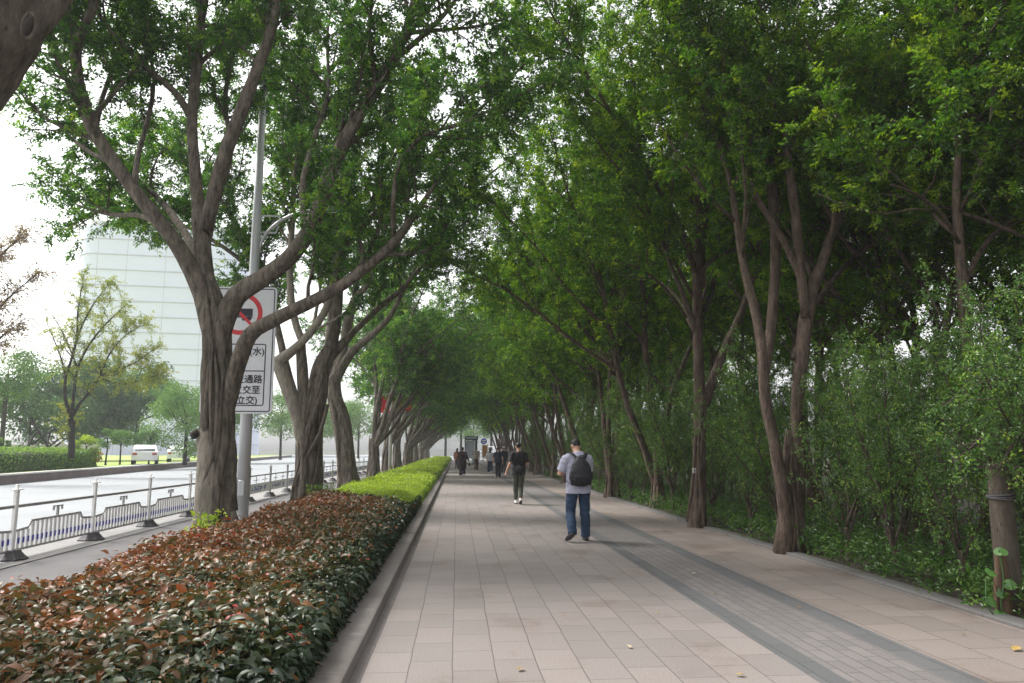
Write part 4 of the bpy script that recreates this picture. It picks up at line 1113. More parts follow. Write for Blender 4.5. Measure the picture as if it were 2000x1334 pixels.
mb = MB(); mb.tube(np.array([(5.08, 6.83, -.05), (5.08, 6.83, .2), (5.105, 6.84, .44), (5.115, 6.85, .62)]), np.array([(.095, .05), (.09, .045), (.07, .04), (.045, .025)]), 10, step=.04, flute=fluter(66, .3, 1.5, 4, .5)); mb.build('shaft', M_STAKE, st, c)
mb = MB()
for dx, h in ((-.06, .36), (-.045, .28), (.05, .3)): mb.tube(np.array([(5.07+dx, 6.80, 0), (5.07+dx*1.1, 6.80, h*.6), (5.07+dx*1.3, 6.805, h)]), np.array([.013, .010, .004]), 6)
mb.build('splinter', M_STAKE, st, c)
c = (5.04, 6.72, 0); vi = thing('vine_plant', 'bright green broad-leaved vine climbing the broken stake', 'plant', c)
mb = MB(); rsv = np.random.default_rng(5)
vpts = [at(x, y, 6.78) for x, y in ((1966, 1224), (1955, 1180), (1960, 1140), (1955, 1095), (1950, 1070))]
mb.tube(np.array(vpts), .006, 6, step=.03); mb.tube(np.array([vpts[0], at(1930, 1185, 6.75), at(1925, 1130, 6.78)]), .006, 6, step=.03); mb.build('stem', M_VINE, vi, c)
Vv = []
for (x, y, s_, tilt) in ((1955, 1078, 24, .7), (1938, 1118, 26, .75), (1974, 1143, 24, -.2), (1957, 1160, 22, .1), (1940, 1176, 26, -.2), (1950, 1196, 14, .5), (1962, 1200, 12, .3), (1964, 1220, 18, -.1), (1930, 1150, 10, .5)):
    p = at(x, y, 6.74+.04*rsv.random()); l = s_/F*6.74
    k = 10; a = np.linspace(0, 2*PI, k, endpoint=False)
    nrm = unit(np.array([rsv.normal()*.25, -1+.6*abs(tilt), .35+.6*abs(tilt)])); u1 = unit(np.cross(nrm, [0, 0, 1.])); u2 = np.cross(nrm, u1)
    rr = l*.5*(1+.14*np.cos(a)-.1*np.cos(2*a))
    ring = p+u1*(rr*np.sin(a))[:, None]+u2*(-rr*np.cos(a))[:, None]-nrm*(.12*l*np.abs(np.sin(a)))[:, None]
    Vv = []
    for j in range(0, k, 2): Vv.append([p, ring[j], ring[(j+1) % k], ring[(j+2) % k]])
    leaf_object('leaf', np.array(Vv), np.full(len(Vv), .55+rsv.normal(0, .15)), M_VINE, vi, c)
# bare twigs sticking out over the post
c = (5.9, 7.6, 0); bt = thing('bare_shrub', 'arching bare pale twigs reaching over the weathered post', 'shrub', c)
mb = MB()
for pts in ([(2060, 1010, 7.4), (2000, 955, 7.35), (1960, 925, 7.3), (1905, 893, 7.3), (1850, 880, 7.3)], [(2060, 1010, 7.4), (1998, 935, 7.4), (1965, 890, 7.4), (1930, 860, 7.4), (1890, 850, 7.4)],
            [(2060, 1010, 7.4), (2005, 960, 7.4), (1990, 900, 7.5), (1985, 860, 7.6)], [(2000, 950, 7.4), (1970, 938, 7.3), (1930, 925, 7.25), (1895, 905, 7.2)], [(2065, 1100, 7.6), (2062, 1050, 7.5), (2060, 1010, 7.4)]):
    mb.tube(np.array([at(*p) for p in pts]), np.linspace(.011, .003, len(pts)), 6, step=.06)
mb.tube(np.array([at(2065, 1100, 7.6), (5.9, 7.7, .3), (5.9, 7.7, 0)]), .014, 6); mb.build('stem', M_TWIG, bt, c)

c = (5.95, 7.3, 0); ov = thing('overhanging_shrub', 'leafy shrub whose boughs droop over the top of the weathered post', 'shrub', c)
LIMB[0] = 1.0
lmO = [pxl([(2075, 1160, 7.3, 14), (2060, 1000, 7.2, 12), (2020, 900, 7.1, 10), (1975, 850, 6.95, 8), (1930, 850, 6.8, 6), (1890, 880, 6.7, 4)]), pxl([(2070, 1040, 7.2, 12), (2040, 920, 6.9, 10), (1990, 860, 6.7, 8), (1960, 900, 6.6, 5), (1940, 930, 6.55, 3)]),
       pxl([(2060, 1000, 7.2, 12), (2050, 850, 7.0, 10), (2000, 760, 6.9, 8), (1940, 740, 6.8, 5), (1880, 770, 6.7, 3)]), pxl([(2070, 1040, 7.2, 10), (2020, 950, 6.7, 7), (1990, 920, 6.6, 5), (1985, 940, 6.55, 3)])]
rq = np.random.default_rng(61)
pcs, SP, SD = grow(lmO, rq, (.16, .45), (.09, .26), .25, .05, keep=lambda p: p[2] > 1.18)
mb = MB()
for pc in pcs: add_wood(mb, pc, 2, 8)
mb.tube(np.array([lmO[0][0][0], (5.95, 7.3, 0)]), .02, 6); mb.build('stem', M_TWIG, ov, c)
V, tt = sprays(SP, SD, rq, 9, .12, .045, .7, .4, .2); leaf_object('crown', V, tt, M_SHRUB, ov, c)

# dropped leaves on the slabs
LEAFS = [(1016, 1307, .075, .3, 'curled tan leaf lying on the slabs near the bottom of the path'), (1445, 1318, .075, .6, 'yellow leaf lying on the slabs left of the dark band'), (1229, 1263, .065, .95, 'pale dry leaf on the slabs between tan and yellow leaves'),
         (1985, 1268, .11, .5, 'large yellow leaf lying on the verge slabs by the kerb'), (1355, 1120, .06, .95, 'pale dry leaf beside the dark band edge'), (1284, 1197, .045, .1, 'small brown leaf on the slabs left of the dark band'),
         (1880, 1238, .05, .1, 'small brown leaf close to the grey kerb'), (1395, 1160, .07, .45, 'tan leaf lying on the sett strip'), (1560, 1186, .05, .2, 'small brown leaf on the sett strip'), (1100, 1200, .04, .1, 'tiny brown leaf on the middle slabs')]
for i, (x, y, s_, t_, lab) in enumerate(LEAFS):
    d = CR*(x-1000)/F+CU*(667-y)/F+CF; p = np.array([0, 0, EYE])+d*(-(EYE-.012)/d[2])
    r = np.random.default_rng(i); az = r.random()*6.28
    V = broad_leaves(np.array([[-math.cos(az)*s_/2, -math.sin(az)*s_/2, 0]]), np.array([[math.cos(az), math.sin(az), .05]]), np.array([[0, 0, 1.]]), np.array([s_]), np.array([s_*.6]), .12, -.1, np.array([.8]))
    o = leaf_object('fallen_leaf', V, np.array([t_]), M_DRYLEAF, None, None, broad=True); o.location = p
    tag(o, lab, 'leaf', 'fallen leaves on the path')
# ------------------------------------------------------------------ across the road
rs = np.random.default_rng(99)
wa = np.array([-16.6, 6.0]); wb = np.array([-34.4, 160.0]); wd = unit(wb-wa); wn = np.array([-wd[1], wd[0]])   # wall line, normal away from the road (-x)
def wpt(s, off, z): p = wa+wd*s+wn*off; return (p[0], p[1], z)
WL = float(np.linalg.norm(wb-wa))
wl = thing('retaining_wall', 'low dark retaining wall with a pale coping along the far side of the road', 'wall', wpt(30, 0, 0))
mb = MB(); V = [wpt(0, 0, 0), wpt(WL, 0, 0), wpt(WL, .3, 0), wpt(0, .3, 0), wpt(0, 0, .40), wpt(WL, 0, .40), wpt(WL, .3, .40), wpt(0, .3, .40)]
BF = [(3, 2, 1, 0), (4, 5, 6, 7), (0, 1, 5, 4), (1, 2, 6, 5), (2, 3, 7, 6), (3, 0, 4, 7)]
mb.add(V, BF); mb.build('face', M_LAWNWALL, wl, wpt(30, 0, 0), smooth=False)
mb = MB(); V = [wpt(0, -.04, .40), wpt(WL, -.04, .40), wpt(WL, .36, .40), wpt(0, .36, .40), wpt(0, -.04, .47), wpt(WL, -.04, .47), wpt(WL, .36, .47), wpt(0, .36, .47)]
mb.add(V, BF); mb.build('coping', M_CAP, wl, wpt(30, 0, 0), smooth=False)
mb = MB(); mb.quad([wpt(0, .36, .44), wpt(WL, .36, .44), wpt(WL, 200, .44), wpt(0, 200, .44)][::-1]); tag(mb.build('lawn', M_LAWN, smooth=False), kind='structure')

# clipped bush bed
def bushbed(label, poly_c, rx, ry, h, n, ll, z0=.42):
    c = (poly_c[0], poly_c[1], z0)
    t = thing('clipped_bush', label, 'bush', c)
    def sup(a, e=3.5): return np.sign(np.cos(a))*np.abs(np.cos(a))**(2/e)*rx, np.sign(np.sin(a))*np.abs(np.sin(a))**(2/e)*ry
    a = rs.random(n)*2*PI; f = rs.random(n)
    sx, sy = sup(a); k = np.sqrt(rs.random(n)); side = f < .45
    X = np.where(side, sx, sx*k); Y = np.where(side, sy, sy*k); Z = np.where(side, rs.random(n)*h*.95, h*(1+.05*np.sin(X*2)+.04*np.sin(Y*3+X))-.12*np.maximum(k-.85, 0)/.15*h)
    nn = np.stack([np.where(side, sx/rx, 0), np.where(side, sy/ry, 0), np.where(side, .35, 1)], 1)
    B = np.stack([X, Y, Z], 1)+rs.normal(0, .05, (n, 3)); Nn = unit(nn+rs.normal(0, .4, (n, 3))); A = unit(np.cross(Nn, rs.normal(0, 1, (n, 3))))
    l = ll*(.7+.6*rs.random(n))
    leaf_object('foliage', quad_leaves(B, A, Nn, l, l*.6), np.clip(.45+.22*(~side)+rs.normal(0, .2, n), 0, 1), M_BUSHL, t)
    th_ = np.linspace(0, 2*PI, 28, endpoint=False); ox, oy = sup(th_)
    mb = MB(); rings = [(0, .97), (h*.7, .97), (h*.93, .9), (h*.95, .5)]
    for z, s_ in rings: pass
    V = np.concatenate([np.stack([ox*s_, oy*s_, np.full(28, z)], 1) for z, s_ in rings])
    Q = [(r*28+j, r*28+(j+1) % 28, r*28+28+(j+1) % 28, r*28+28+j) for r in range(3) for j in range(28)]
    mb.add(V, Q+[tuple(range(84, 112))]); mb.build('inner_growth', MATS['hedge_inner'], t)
    t.rotation_euler.z = .115
    return t
bushbed('broad clipped green bush bed on the lawn across the road', (-24.75, 39.5), 3.0, 13.5, 1.08, 42000, .13)

def smalltree(name, label, c, h, crown_r, trunk_r, leaf, ll, n, group=None, cz=None, flat=.8, clumps=26, wood=None, tb=.45, shell=.55):
    """distant tree: trunk, limbs, crown of many leafy clumps"""
    t = thing(name, label, 'tree', c, rs.random()*6, group)
    mb = MB(); top_ = h-crown_r*flat*.9
    mb.tube(np.array([(0, 0, -.1), (0, 0, .3), (.05, 0, top_*.6), (0, .05, top_)]), np.array([trunk_r*1.4, trunk_r, trunk_r*.8, trunk_r*.6]), 10)
    C = []
    for i in range(clumps):
        v = unit(rs.normal(0, 1, 3)); r_ = crown_r*(shell+(1-shell)*rs.random())
        p = np.array([v[0]*r_, v[1]*r_, (cz or (h-crown_r*flat))+v[2]*r_*flat]); C.append(p)
    for p in C[::3]:
        b = np.array([0, 0, top_*(.55+.45*rs.random())]); mb.tube(np.array([b, (b+p)/2+rs.normal(0, .1, 3)*crown_r*.3, p]), np.array([trunk_r*.45, trunk_r*.28, trunk_r*.1]), 5)
    mb.build('trunk', wood or M_BARKD, t)
    C = np.array(C); m_ = n//clumps
    P = np.repeat(C, m_, 0); sz = crown_r*.34
    q = unit(rs.normal(0, 1, (len(P), 3)))*(rs.random((len(P), 1))**.4)*sz*np.array([1.15, 1.15, .75]); P = P+q
    Nn = unit(q+np.array([0, 0, sz*.8])+rs.normal(0, sz*.4, q.shape)); A = unit(np.cross(Nn, rs.normal(0, 1, P.shape)))
    l = ll*(.6+.7*rs.random(len(P)))
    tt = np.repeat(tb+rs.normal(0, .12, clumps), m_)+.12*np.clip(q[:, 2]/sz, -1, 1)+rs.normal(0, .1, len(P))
    leaf_object('crown', quad_leaves(P, A, Nn, l, l*.55), np.clip(tt, 0, 1), leaf, t)
    return t

# thin half-bare tree standing in the bush bed
c = np.array([-22.8, 44.0, .42]); t = thing('young_tree', 'thin half-bare tree with sparse yellow green leaves in the bush bed', 'tree', c)
YT = 40.5
pxl0 = pxl
def pxl(pts): return pxl0([(x, y, Y+3.5, w*1.05) for x, y, Y, w in pts])
lmT = [
    pxl([(140, 895, YT, 12), (140, 850, YT, 11), (139, 815, YT, 10)]),
    pxl([(139, 818, YT, 7), (128, 780, YT, 6), (128, 740, YT, 5), (140, 700, 40.3, 4.5), (150, 660, 40.2, 4), (152, 610, 40, 3), (160, 560, 40, 1.5)]),
    pxl([(140, 816, YT, 7), (144, 770, YT, 5), (152, 720, 40.8, 4.5), (170, 680, 41, 4), (200, 640, 41.2, 3), (230, 610, 41.4, 2)]),
    pxl([(141, 814, YT, 7), (155, 790, YT, 5.5), (180, 760, 40.3, 5), (195, 735, 40.2, 4), (225, 725, 40, 3), (260, 710, 39.8, 2), (290, 690, 39.6, 1.2)]),
    pxl([(128, 742, YT, 4), (122, 710, 40.6, 3.2), (112, 680, 40.8, 2.5), (100, 650, 41, 1.5)]),
    pxl([(150, 660, 40.2, 3.5), (168, 620, 40.4, 3), (185, 590, 40.5, 2.2), (205, 565, 40.6, 1.2)]),
    pxl([(152, 720, 40.8, 3.5), (140, 690, 41, 3), (120, 645, 41.4, 2), (105, 620, 41.6, 1.2)]),
    pxl([(195, 735, 40.2, 3), (215, 690, 40.4, 2.6), (245, 655, 40.6, 2), (270, 640, 40.8, 1.2)]),
    pxl([(200, 740, 40.2, 3), (235, 750, 40.0, 2.4), (270, 745, 39.8, 1.6), (300, 735, 39.7, 1)]),
]
pxl = pxl0
rq = np.random.default_rng(7)
pcs, SP, SD = grow(lmT, rq, (.42, 1.15), (.16, .55), .25, .11)
mb = MB()
for pc in pcs: add_wood(mb, pc, 2, 8)
mb.build('trunk', M_BARKD, t, c)
k = rq.random(len(SP)) < np.clip((SP[:, 0]+24)/4, .2, .95)
V, tt = sprays(SP[k], SD[k], rq, 26, .6, .115, .6, .55, .22); leaf_object('crown', V, tt, M_PALE, t, c)

# pinkish sparse tree reaching in at the frame edge
c = np.array([-26.5, 36.0, .42]); t = thing('pinkish_tree', 'sparse pinkish-leaved tree reaching in from beside the bush bed', 'tree', c)
lmP = [pxl([(-75, 900, 36, 18), (-70, 800, 36, 15), (-60, 700, 36, 13), (-45, 600, 36, 10), (-20, 530, 36, 7), (10, 490, 36, 4), (35, 470, 36, 2)]),
       pxl([(-60, 690, 36, 9), (-30, 640, 36, 7), (0, 600, 36, 5), (30, 570, 36, 3), (60, 545, 36, 1.5)]),
       pxl([(-45, 600, 36, 7), (-70, 500, 36.5, 5), (-60, 420, 37, 3)]),
       pxl([(-64, 740, 36, 7), (-30, 700, 35.7, 5), (0, 660, 35.5, 3), (25, 640, 35.4, 1.5)])]
pcs, SP, SD = grow(lmP, rq, (.3, 1.2), (.12, .6), .25, .12)
mb = MB()
for pc in pcs: add_wood(mb, pc, 2, 8)
mb.build('trunk', M_BARKD, t, c)
V, tt = sprays(SP, SD, rq, 9, .4, .12, .6, .45, .25); leaf_object('crown', V, tt, M_PINK, t, c)

def g(x, Y, z=.42):
    p = at(x, 880, Y); return (p[0], Y, z)
far = 'trees beyond the lawn across the road'
smalltree('park_tree', 'dark bluish green tree beyond the bush bed, behind the thin half-bare tree', g(175, 78), 9.5, 4.6, .22, M_FARG, .34, 11000, far, clumps=34)
smalltree('park_tree', 'dark rounded tree behind the row of small round-headed trees', g(265, 82), 10.2, 4.8, .22, M_FARG, .34, 11000, far, clumps=34)
smalltree('park_tree', 'wide dark tree above the crossed bare branches on the lawn', g(85, 74), 8.6, 4.4, .22, M_FARG, .34, 11000, far, clumps=34)
smalltree('park_tree', 'mid green tree at the frame edge below the pinkish tree', g(2, 60), 8.8, 2.6, .2, M_FARG, .2, 5000, far, clumps=26, tb=.7)
smalltree('park_tree', 'light green drooping tree beside the swollen fig trunk, beyond the lawn', g(362, 62), 6.6, 2.9, .15, M_FARL, .2, 7000, far, clumps=34, cz=3.6, flat=1.0)
for i, x in enumerate((208, 236, 262, 292)):
    smalltree('clipped_tree', ('small round-headed tree, %s in the low row counting from the thin half-bare tree' % ['first', 'second', 'third', 'fourth'][i]), g(x, 56+i*1.5), 2.6+.12*(i % 2), .85, .06, M_FARL, .12, 1500, 'small round-headed trees in a row', clumps=14, tb=.3)
for i, (x, Y, h, r_) in enumerate(((478, 88, 8.2, 3.3), (548, 92, 8.4, 3.5), (620, 96, 8.0, 3.4), (668, 100, 8.4, 3.4), (700, 108, 8.2, 3.4), (585, 120, 9.5, 4), (420, 84, 8, 3.2))):
    smalltree('avenue_tree', ['light green avenue tree beyond the road, right behind the lamp post', 'light green avenue tree beyond the road between lamp post and twisted fig', 'light green avenue tree seen between the twisted fig and the bare leaning trunk',
                             'light green avenue tree just behind the bare leaning fig trunk', 'light green avenue tree past the bare leaning fig trunk', 'taller pale tree standing behind the avenue trees across the road', 'light green avenue tree hidden by the swollen fig trunk'][i],
              g(x, Y), h, r_, .16, M_FARL, .26, 4200, 'avenue trees beyond the road', clumps=28, tb=.45)
# yellow green bush, small orange shrub
smalltree('round_shrub', 'yellow green rounded shrub behind the thin half-bare tree', g(168, 50), 2.2, .95, .06, M_LIME, .14, 1800, None, clumps=14, cz=1.05, flat=1.0)['category'] = 'shrub'
smalltree('round_shrub', 'small orange flowering shrub beside the yellow green rounded shrub', g(186, 51), 1.25, .42, .04, M_ORANGE, .12, 500, None, clumps=8, cz=.7, flat=.9)['category'] = 'shrub'
smalltree('round_shrub', 'small green shrub at the frame edge by the lawn wall', g(2, 50), 2.0, .5, .05, M_BUSHL, .13, 900, None, clumps=10, cz=1.4, flat=1.1)['category'] = 'shrub'
# crossed bare branches
c = np.array(g(85, 52)); t = thing('bare_shrub', 'tangle of crossed dark bare branches on the lawn', 'shrub', c)
mb = MB()
for pts in ([(55, 872), (58, 845), (60, 815)], [(55, 872), (72, 845), (88, 862)], [(60, 822), (75, 840), (92, 872)], [(62, 868), (84, 852), (98, 845)], [(92, 874), (96, 852), (104, 838)], [(96, 872), (112, 860), (120, 852), (106, 836)], [(108, 872), (122, 862), (130, 855)], [(58, 850), (70, 838), (80, 832)], [(75, 842), (66, 828), (62, 815)]):
    mb.tube(np.array([at(x, y, 52+.4*math.sin(x)) for x, y in pts]), np.linspace(.07, .04, len(pts)), 7, step=.2)
mb.build('stem', M_BARKD, t, c)
# low pale wall and house behind
c = np.array(g(40, 72)); mb = MB(); mb.box(c+np.array([0, 0, .75]), (14, .4, 1.5)); bw = thing('boundary_wall', 'low pale wall far behind the crossed bare branches', 'wall', c); mb.build('face', M_PALEB, bw, c, smooth=False)
mb = MB(); mb.box(c+np.array([0, 0, 1.55]), (14.2, .6, .1)); mb.build('coping', M_CAP, bw, c, smooth=False)
# glass tower
c = np.array([-68.5, 186.0, 0.0])
tw = thing('office_tower', 'pale rounded glass office tower rising in the haze beyond the lawn', 'building', c)
W2, D2, RR, HT = 18.0, 20.0, 5.0, 50.5
def foot(off=0.0):
    out = []
    for cx, cy, a0 in ((W2-RR, -D2+RR, -PI/2), (W2-RR, D2-RR, 0), (-W2+RR, D2-RR, PI/2), (-W2+RR, -D2+RR, PI)):
        for k_ in range(9): a = a0+PI/2*k_/8; out.append((cx+(RR+off)*math.cos(a), cy+(RR+off)*math.sin(a)))
    return out
mb = MB(); mb.prism(foot(), 0, HT); mb.build('facade', M_GLASS, tw, None, smooth=False)
fl = 3.45
for i in range(15):
    mb = MB(); z = HT-3.0-i*fl; mb.prism(foot(.15), z, z+.2); mb.build('floor_band', M_BANDB, tw, None, smooth=False)
mb = MB(); mb.prism(foot(-1.2), HT, HT+1.6); mb.build('roof', M_PALEB, tw, None, smooth=False)
for dx in (-13, -7, 1, 9):
    mb = MB(); mb.box((dx, -D2-.02, HT/2), (.08, .06, HT-1)); mb.build('mullion', M_BANDB, tw, None, smooth=False)
tw.rotation_euler.z = .12

# ------------------------------------------------------------------ vehicles
def car(label, x, y, rz, L=4.4, W=1.75, H=1.45, van=False, group='white vehicles on the road', z=0.0):
    t = thing('van' if van else 'parked_car', label, 'van' if van else 'car', (x, y, z), rz, group)
    if van: prof = [(-L/2, .35), (L/2, .35), (L/2, .95), (L/2-.5, 1.1), (L/2-1.1, H), (-L/2+.1, H), (-L/2, H-.15)]
    else: prof = [(-L/2, .32), (L/2-.1, .32), (L/2, .55), (L/2-.08, .78), (L/2-1.15, .93), (L/2-1.9, H), (-L/2+1.25, H), (-L/2+.55, .98), (-L/2+.02, .92)]
    MX = Matrix(((0, 0, 1, 0), (1, 0, 0, 0), (0, 1, 0, 0), (0, 0, 0, 1)))
    bm_ = MB(); n = len(prof)
    V = []
    for w_, s_ in ((-W/2, .0), (-W/2+.08, 1), (W/2-.08, 1), (W/2, .0)):
        for (a, b) in prof:
            k_ = 1.0 if s_ else .985
            ins = .0 if b < .95 else .16*(b-.95)/(H-.95)
            V.append((w_*(1-ins), a*k_, .6+(b-.6)*(1.0 if s_ else .96)))
    Q = [(r*n+j, r*n+(j+1) % n, r*n+n+(j+1) % n, r*n+n+j) for r in range(3) for j in range(n)]
    bm_.add(V, Q+[tuple(range(n-1, -1, -1)), tuple(range(3*n, 4*n))]); bm_.build('body', M_CAR, t, None, sharp=25)
    for s_ in (-1, 1):
        mb = MB(); xw = s_*(W/2*.935+.006)
        zt = H-.12; xt = s_*(W/2*(1-.16*.8)+.012)
        if van: p = [(L/2-1.15, 1.0), (L/2-1.35, zt), (L/2-2.0, zt), (L/2-2.0, 1.0)]
        else: p = [(L/2-1.3, .96), (L/2-1.95, zt), (-L/2+1.35, zt), (-L/2+.85, .98)]
        V = [((s_*(W/2+.004) if b < 1.05 else xt), a, b) for a, b in p]; V2 = [(v[0]-s_*.03, v[1], v[2]) for v in V]
        mb.add(V+V2, [(0, 1, 2, 3), (7, 6, 5, 4), (0, 4, 5, 1), (1, 5, 6, 2), (2, 6, 7, 3), (3, 7, 4, 0)]); mb.build('side_window', M_CARG, t, None, smooth=False)
        for yy_ in (-L/2+.8, L/2-.8):
            mb = MB(); mb.tube(np.array([(s_*(W/2-.2), yy_, .32), (s_*(W/2+.01), yy_, .32)]), .32, 18); wh = mb.build('wheel', M_TYRE, t, None, sharp=40)
            mb = MB(); mb.tube(np.array([(s_*(W/2), yy_, .32), (s_*(W/2+.025), yy_, .32)]), .19, 14); mb.build('rim', M_RIM, wh, None, sharp=40)
        mb = MB(); mb.box((s_*(W/2-.22), -L/2-.005, .78 if not van else .9), (.3, .04, .14), bev=.01); mb.build('tail_light', M_LAMPR, t, None)
    mb = MB(); zr0, zr1 = (1.02, H-.14)
    yb0, yb1 = ((-L/2+.52), (-L/2+1.2)) if not van else (-L/2-.012, -L/2+.0)
    mb.add([(-W*.38, yb0-.012, zr0), (W*.38, yb0-.012, zr0), (W*.34, yb1-.03, zr1), (-W*.34, yb1-.03, zr1)], [(0, 1, 2, 3)]); o = mb.build('rear_window', M_CARG, t, None, smooth=False)
    md = o.modifiers.new('thickness', 'SOLIDIFY'); md.thickness = .02
    return t
car('white car parked just behind the end of the bush bed', g(285, 59)[0], 59, .35, z=.45)
car('white car parked beyond the lawn under the light green drooping tree', g(350, 70)[0], 70, .3, z=.45)
# vehicles at the end of the path
car('white car crossing the plaza at the end of the path', 4.6, 124, PI/2, z=.01, group='white vehicles at the end of the path')
car('white van at the end of the path beside the orange brown board', 6.8, 131, PI/2-.2, 5, 1.9, 2.1, True, z=.01, group='white vehicles at the end of the path')

# ------------------------------------------------------------------ end of the path
c = (1.35, 79.0, 0); kz = thing('kiosk_shelter', 'dark teal framed shelter with a lit header box at the end of the path', 'shelter', c)
mb = MB(); mb.box((2.02, 79, 1.28), (.24, .5, 2.56), bev=.02); mb.build('pillar', M_TEAL, kz, c, sharp=40)
mb = MB(); mb.box((1.5, 79, 2.74), (1.42, .6, .38), bev=.03); hb = mb.build('header', M_TEAL, kz, c, sharp=40)
mb = MB(); mb.box((1.5, 78.69, 2.76), (1.1, .02, .15)); mb.build('header_panel', M_LITP, hb, c, smooth=False)
mb = MB(); mb.box((1.72, 79.05, 1.3), (.3, .06, 2.4)); mb.build('side_panel', M_LITP, kz, c, smooth=False)
mb = MB(); mb.box((.86, 79.1, 1.28), (.10, .3, 2.56), bev=.02); mb.build('post', M_TEAL, kz, c, sharp=40)
mb = MB(); mb.box((1.3, 79.1, 1.55), (.76, .03, 1.9)); mb.build('glazing', M_LITP, kz, c, smooth=False)
mb = MB(); mb.box((1.5, 79, .06), (1.5, .7, .12)); mb.build('plinth', M_TEAL, kz, c, smooth=False)
c = (3.4, 84.0, 0); cb = thing('notice_board', 'orange brown notice board on pale posts at the end of the path', 'board', c)
p = at(947, 881, 84); mb = MB(); mb.box((p[0], 84, p[2]), (.52, .12, 1.3), bev=.01); mb.build('panel', M_CABIN, cb, c, sharp=40)
for dx in (-.3, .3):
    mb = MB(); mb.box((p[0]+dx, 84, (p[2]+.75)/2), (.08, .1, p[2]+.75)); mb.build('post', M_CAP, cb, c, smooth=False)
p = at(945, 862, 88); c = (p[0], 88, 0); bs = thing('street_sign', 'round blue and white street sign above the orange brown board', 'sign', c)
mb = MB(); mb.tube(np.array([(p[0], 88.06, 0), (p[0], 88.06, p[2]+.4)]), .04, 10); mb.build('pole', M_METAL, bs, c)
mb = MB(); mb.tube(np.array([(p[0], 88.0, p[2]), (p[0], 87.97, p[2])]), .36, 26, ref=(1, 0, 0)); dk = mb.build('disc', M_SIGNBL, bs, c, sharp=40)
mb = MB(); mb.box((p[0], 87.955, p[2]+.08), (.5, .015, .12)); mb.box((p[0], 87.955, p[2]-.14), (.34, .015, .1)); mb.build('disc_mark', M_SIGNW, dk, c, smooth=False)
c = (4.6, 65, 0); hf = thing('site_hoarding', 'dark brown site hoarding along the path edge beyond the walker in the black tee', 'hoarding', c)
for i in range(7):
    y = 57+i*2.4; mb = MB(); mb.box((4.62, y+1.2, .8), (.04, 2.36, 1.5), bev=.01); mb.build('panel', M_HOARD, hf, c, sharp=40)
    mb = MB(); mb.box((4.66, y, .82), (.07, .07, 1.64)); mb.build('post', M_HOARD, hf, c, smooth=False)
# green hills of trees closing the view
for i, (x, Y, h, r_, m_) in enumerate(((900, 150, 13, 5.5, M_FARL), (925, 160, 11, 5, M_FARL), (870, 146, 12, 5, M_FARG), (960, 140, 12, 5, M_FARG), (985, 150, 14, 6, M_FARG), (1010, 135, 12, 5.5, M_FARG))):
    smalltree('distant_tree', 'hazy green tree standing past the plaza beyond the end of the path', g(x, Y, 0), h, r_, .25, m_, .45, 2600, 'hazy trees beyond the end of the path', clumps=26)
c = np.array([-6.0, 190.0, 0.0]); pb = thing('pale_building', 'pale hazy building closing the far end of the road', 'building', c)
mb = MB(); mb.box(c+np.array([0, 0, 5]), (30, 12, 10)); mb.build('wall', M_PALEB, pb, c, smooth=False)
for j in range(2):
    for i in range(8): mb = MB(); mb.box(c+np.array([-13+i*3.7, -6.03, 2.6+j*4]), (2.2, .12, 1.8)); mb.build('window', M_CAP, pb, c, smooth=False)
mb = MB(); mb.box(c+np.array([0, 0, 10.3]), (30.6, 12.6, .6)); mb.build('roof', M_CAP, pb, c, smooth=False)
# ------------------------------------------------------------------ people
def cloth(mb, name, m, parent, voxel, wr=.004, wf=14.0, seed=0, sm=4, org=None):
    """fuse overlapping closed tubes into one continuous surface, then crease it"""
    me = mb.mesh('tmp'); o = bpy.data.objects.new('tmp', me); COL.objects.link(o)
    r = o.modifiers.new('r', 'REMESH'); r.mode = 'VOXEL'; r.voxel_size = voxel; r.adaptivity = 0
    s = o.modifiers.new('s', 'SMOOTH'); s.factor = .5; s.iterations = sm
    dg = bpy.context.evaluated_depsgraph_get(); dg.update()
    me2 = bpy.data.meshes.new_from_object(o.evaluated_get(dg))
    bpy.data.objects.remove(o); bpy.data.meshes.remove(me)
    if wr:
        off = Vector((seed*3.1, seed*1.7, 0))
        n = len(me2.vertices); co = np.empty(n*3, np.float32); me2.vertices.foreach_get('co', co); co = co.reshape(-1, 3)
        nr = np.array([v.normal[:] for v in me2.vertices])
        d = np.array([noise.noise(Vector((c[0]*wf, c[1]*wf, c[2]*wf*1.5+c[0]*wf*.8))+off)+.5*noise.noise(Vector((c[0]*wf*2.3, c[1]*wf*2.3, c[2]*wf*2.3-c[0]*wf))+off) for c in co])
        co = co+nr*(d*wr)[:, None]; me2.vertices.foreach_set('co', co.astype(np.float32).ravel())
    me2.name = name; me2.materials.clear(); me2.materials.append(m)
    me2.polygons.foreach_set('use_smooth', np.ones(len(me2.polygons), bool)); me2.update()
    return link(bpy.data.objects.new(name, me2), parent)

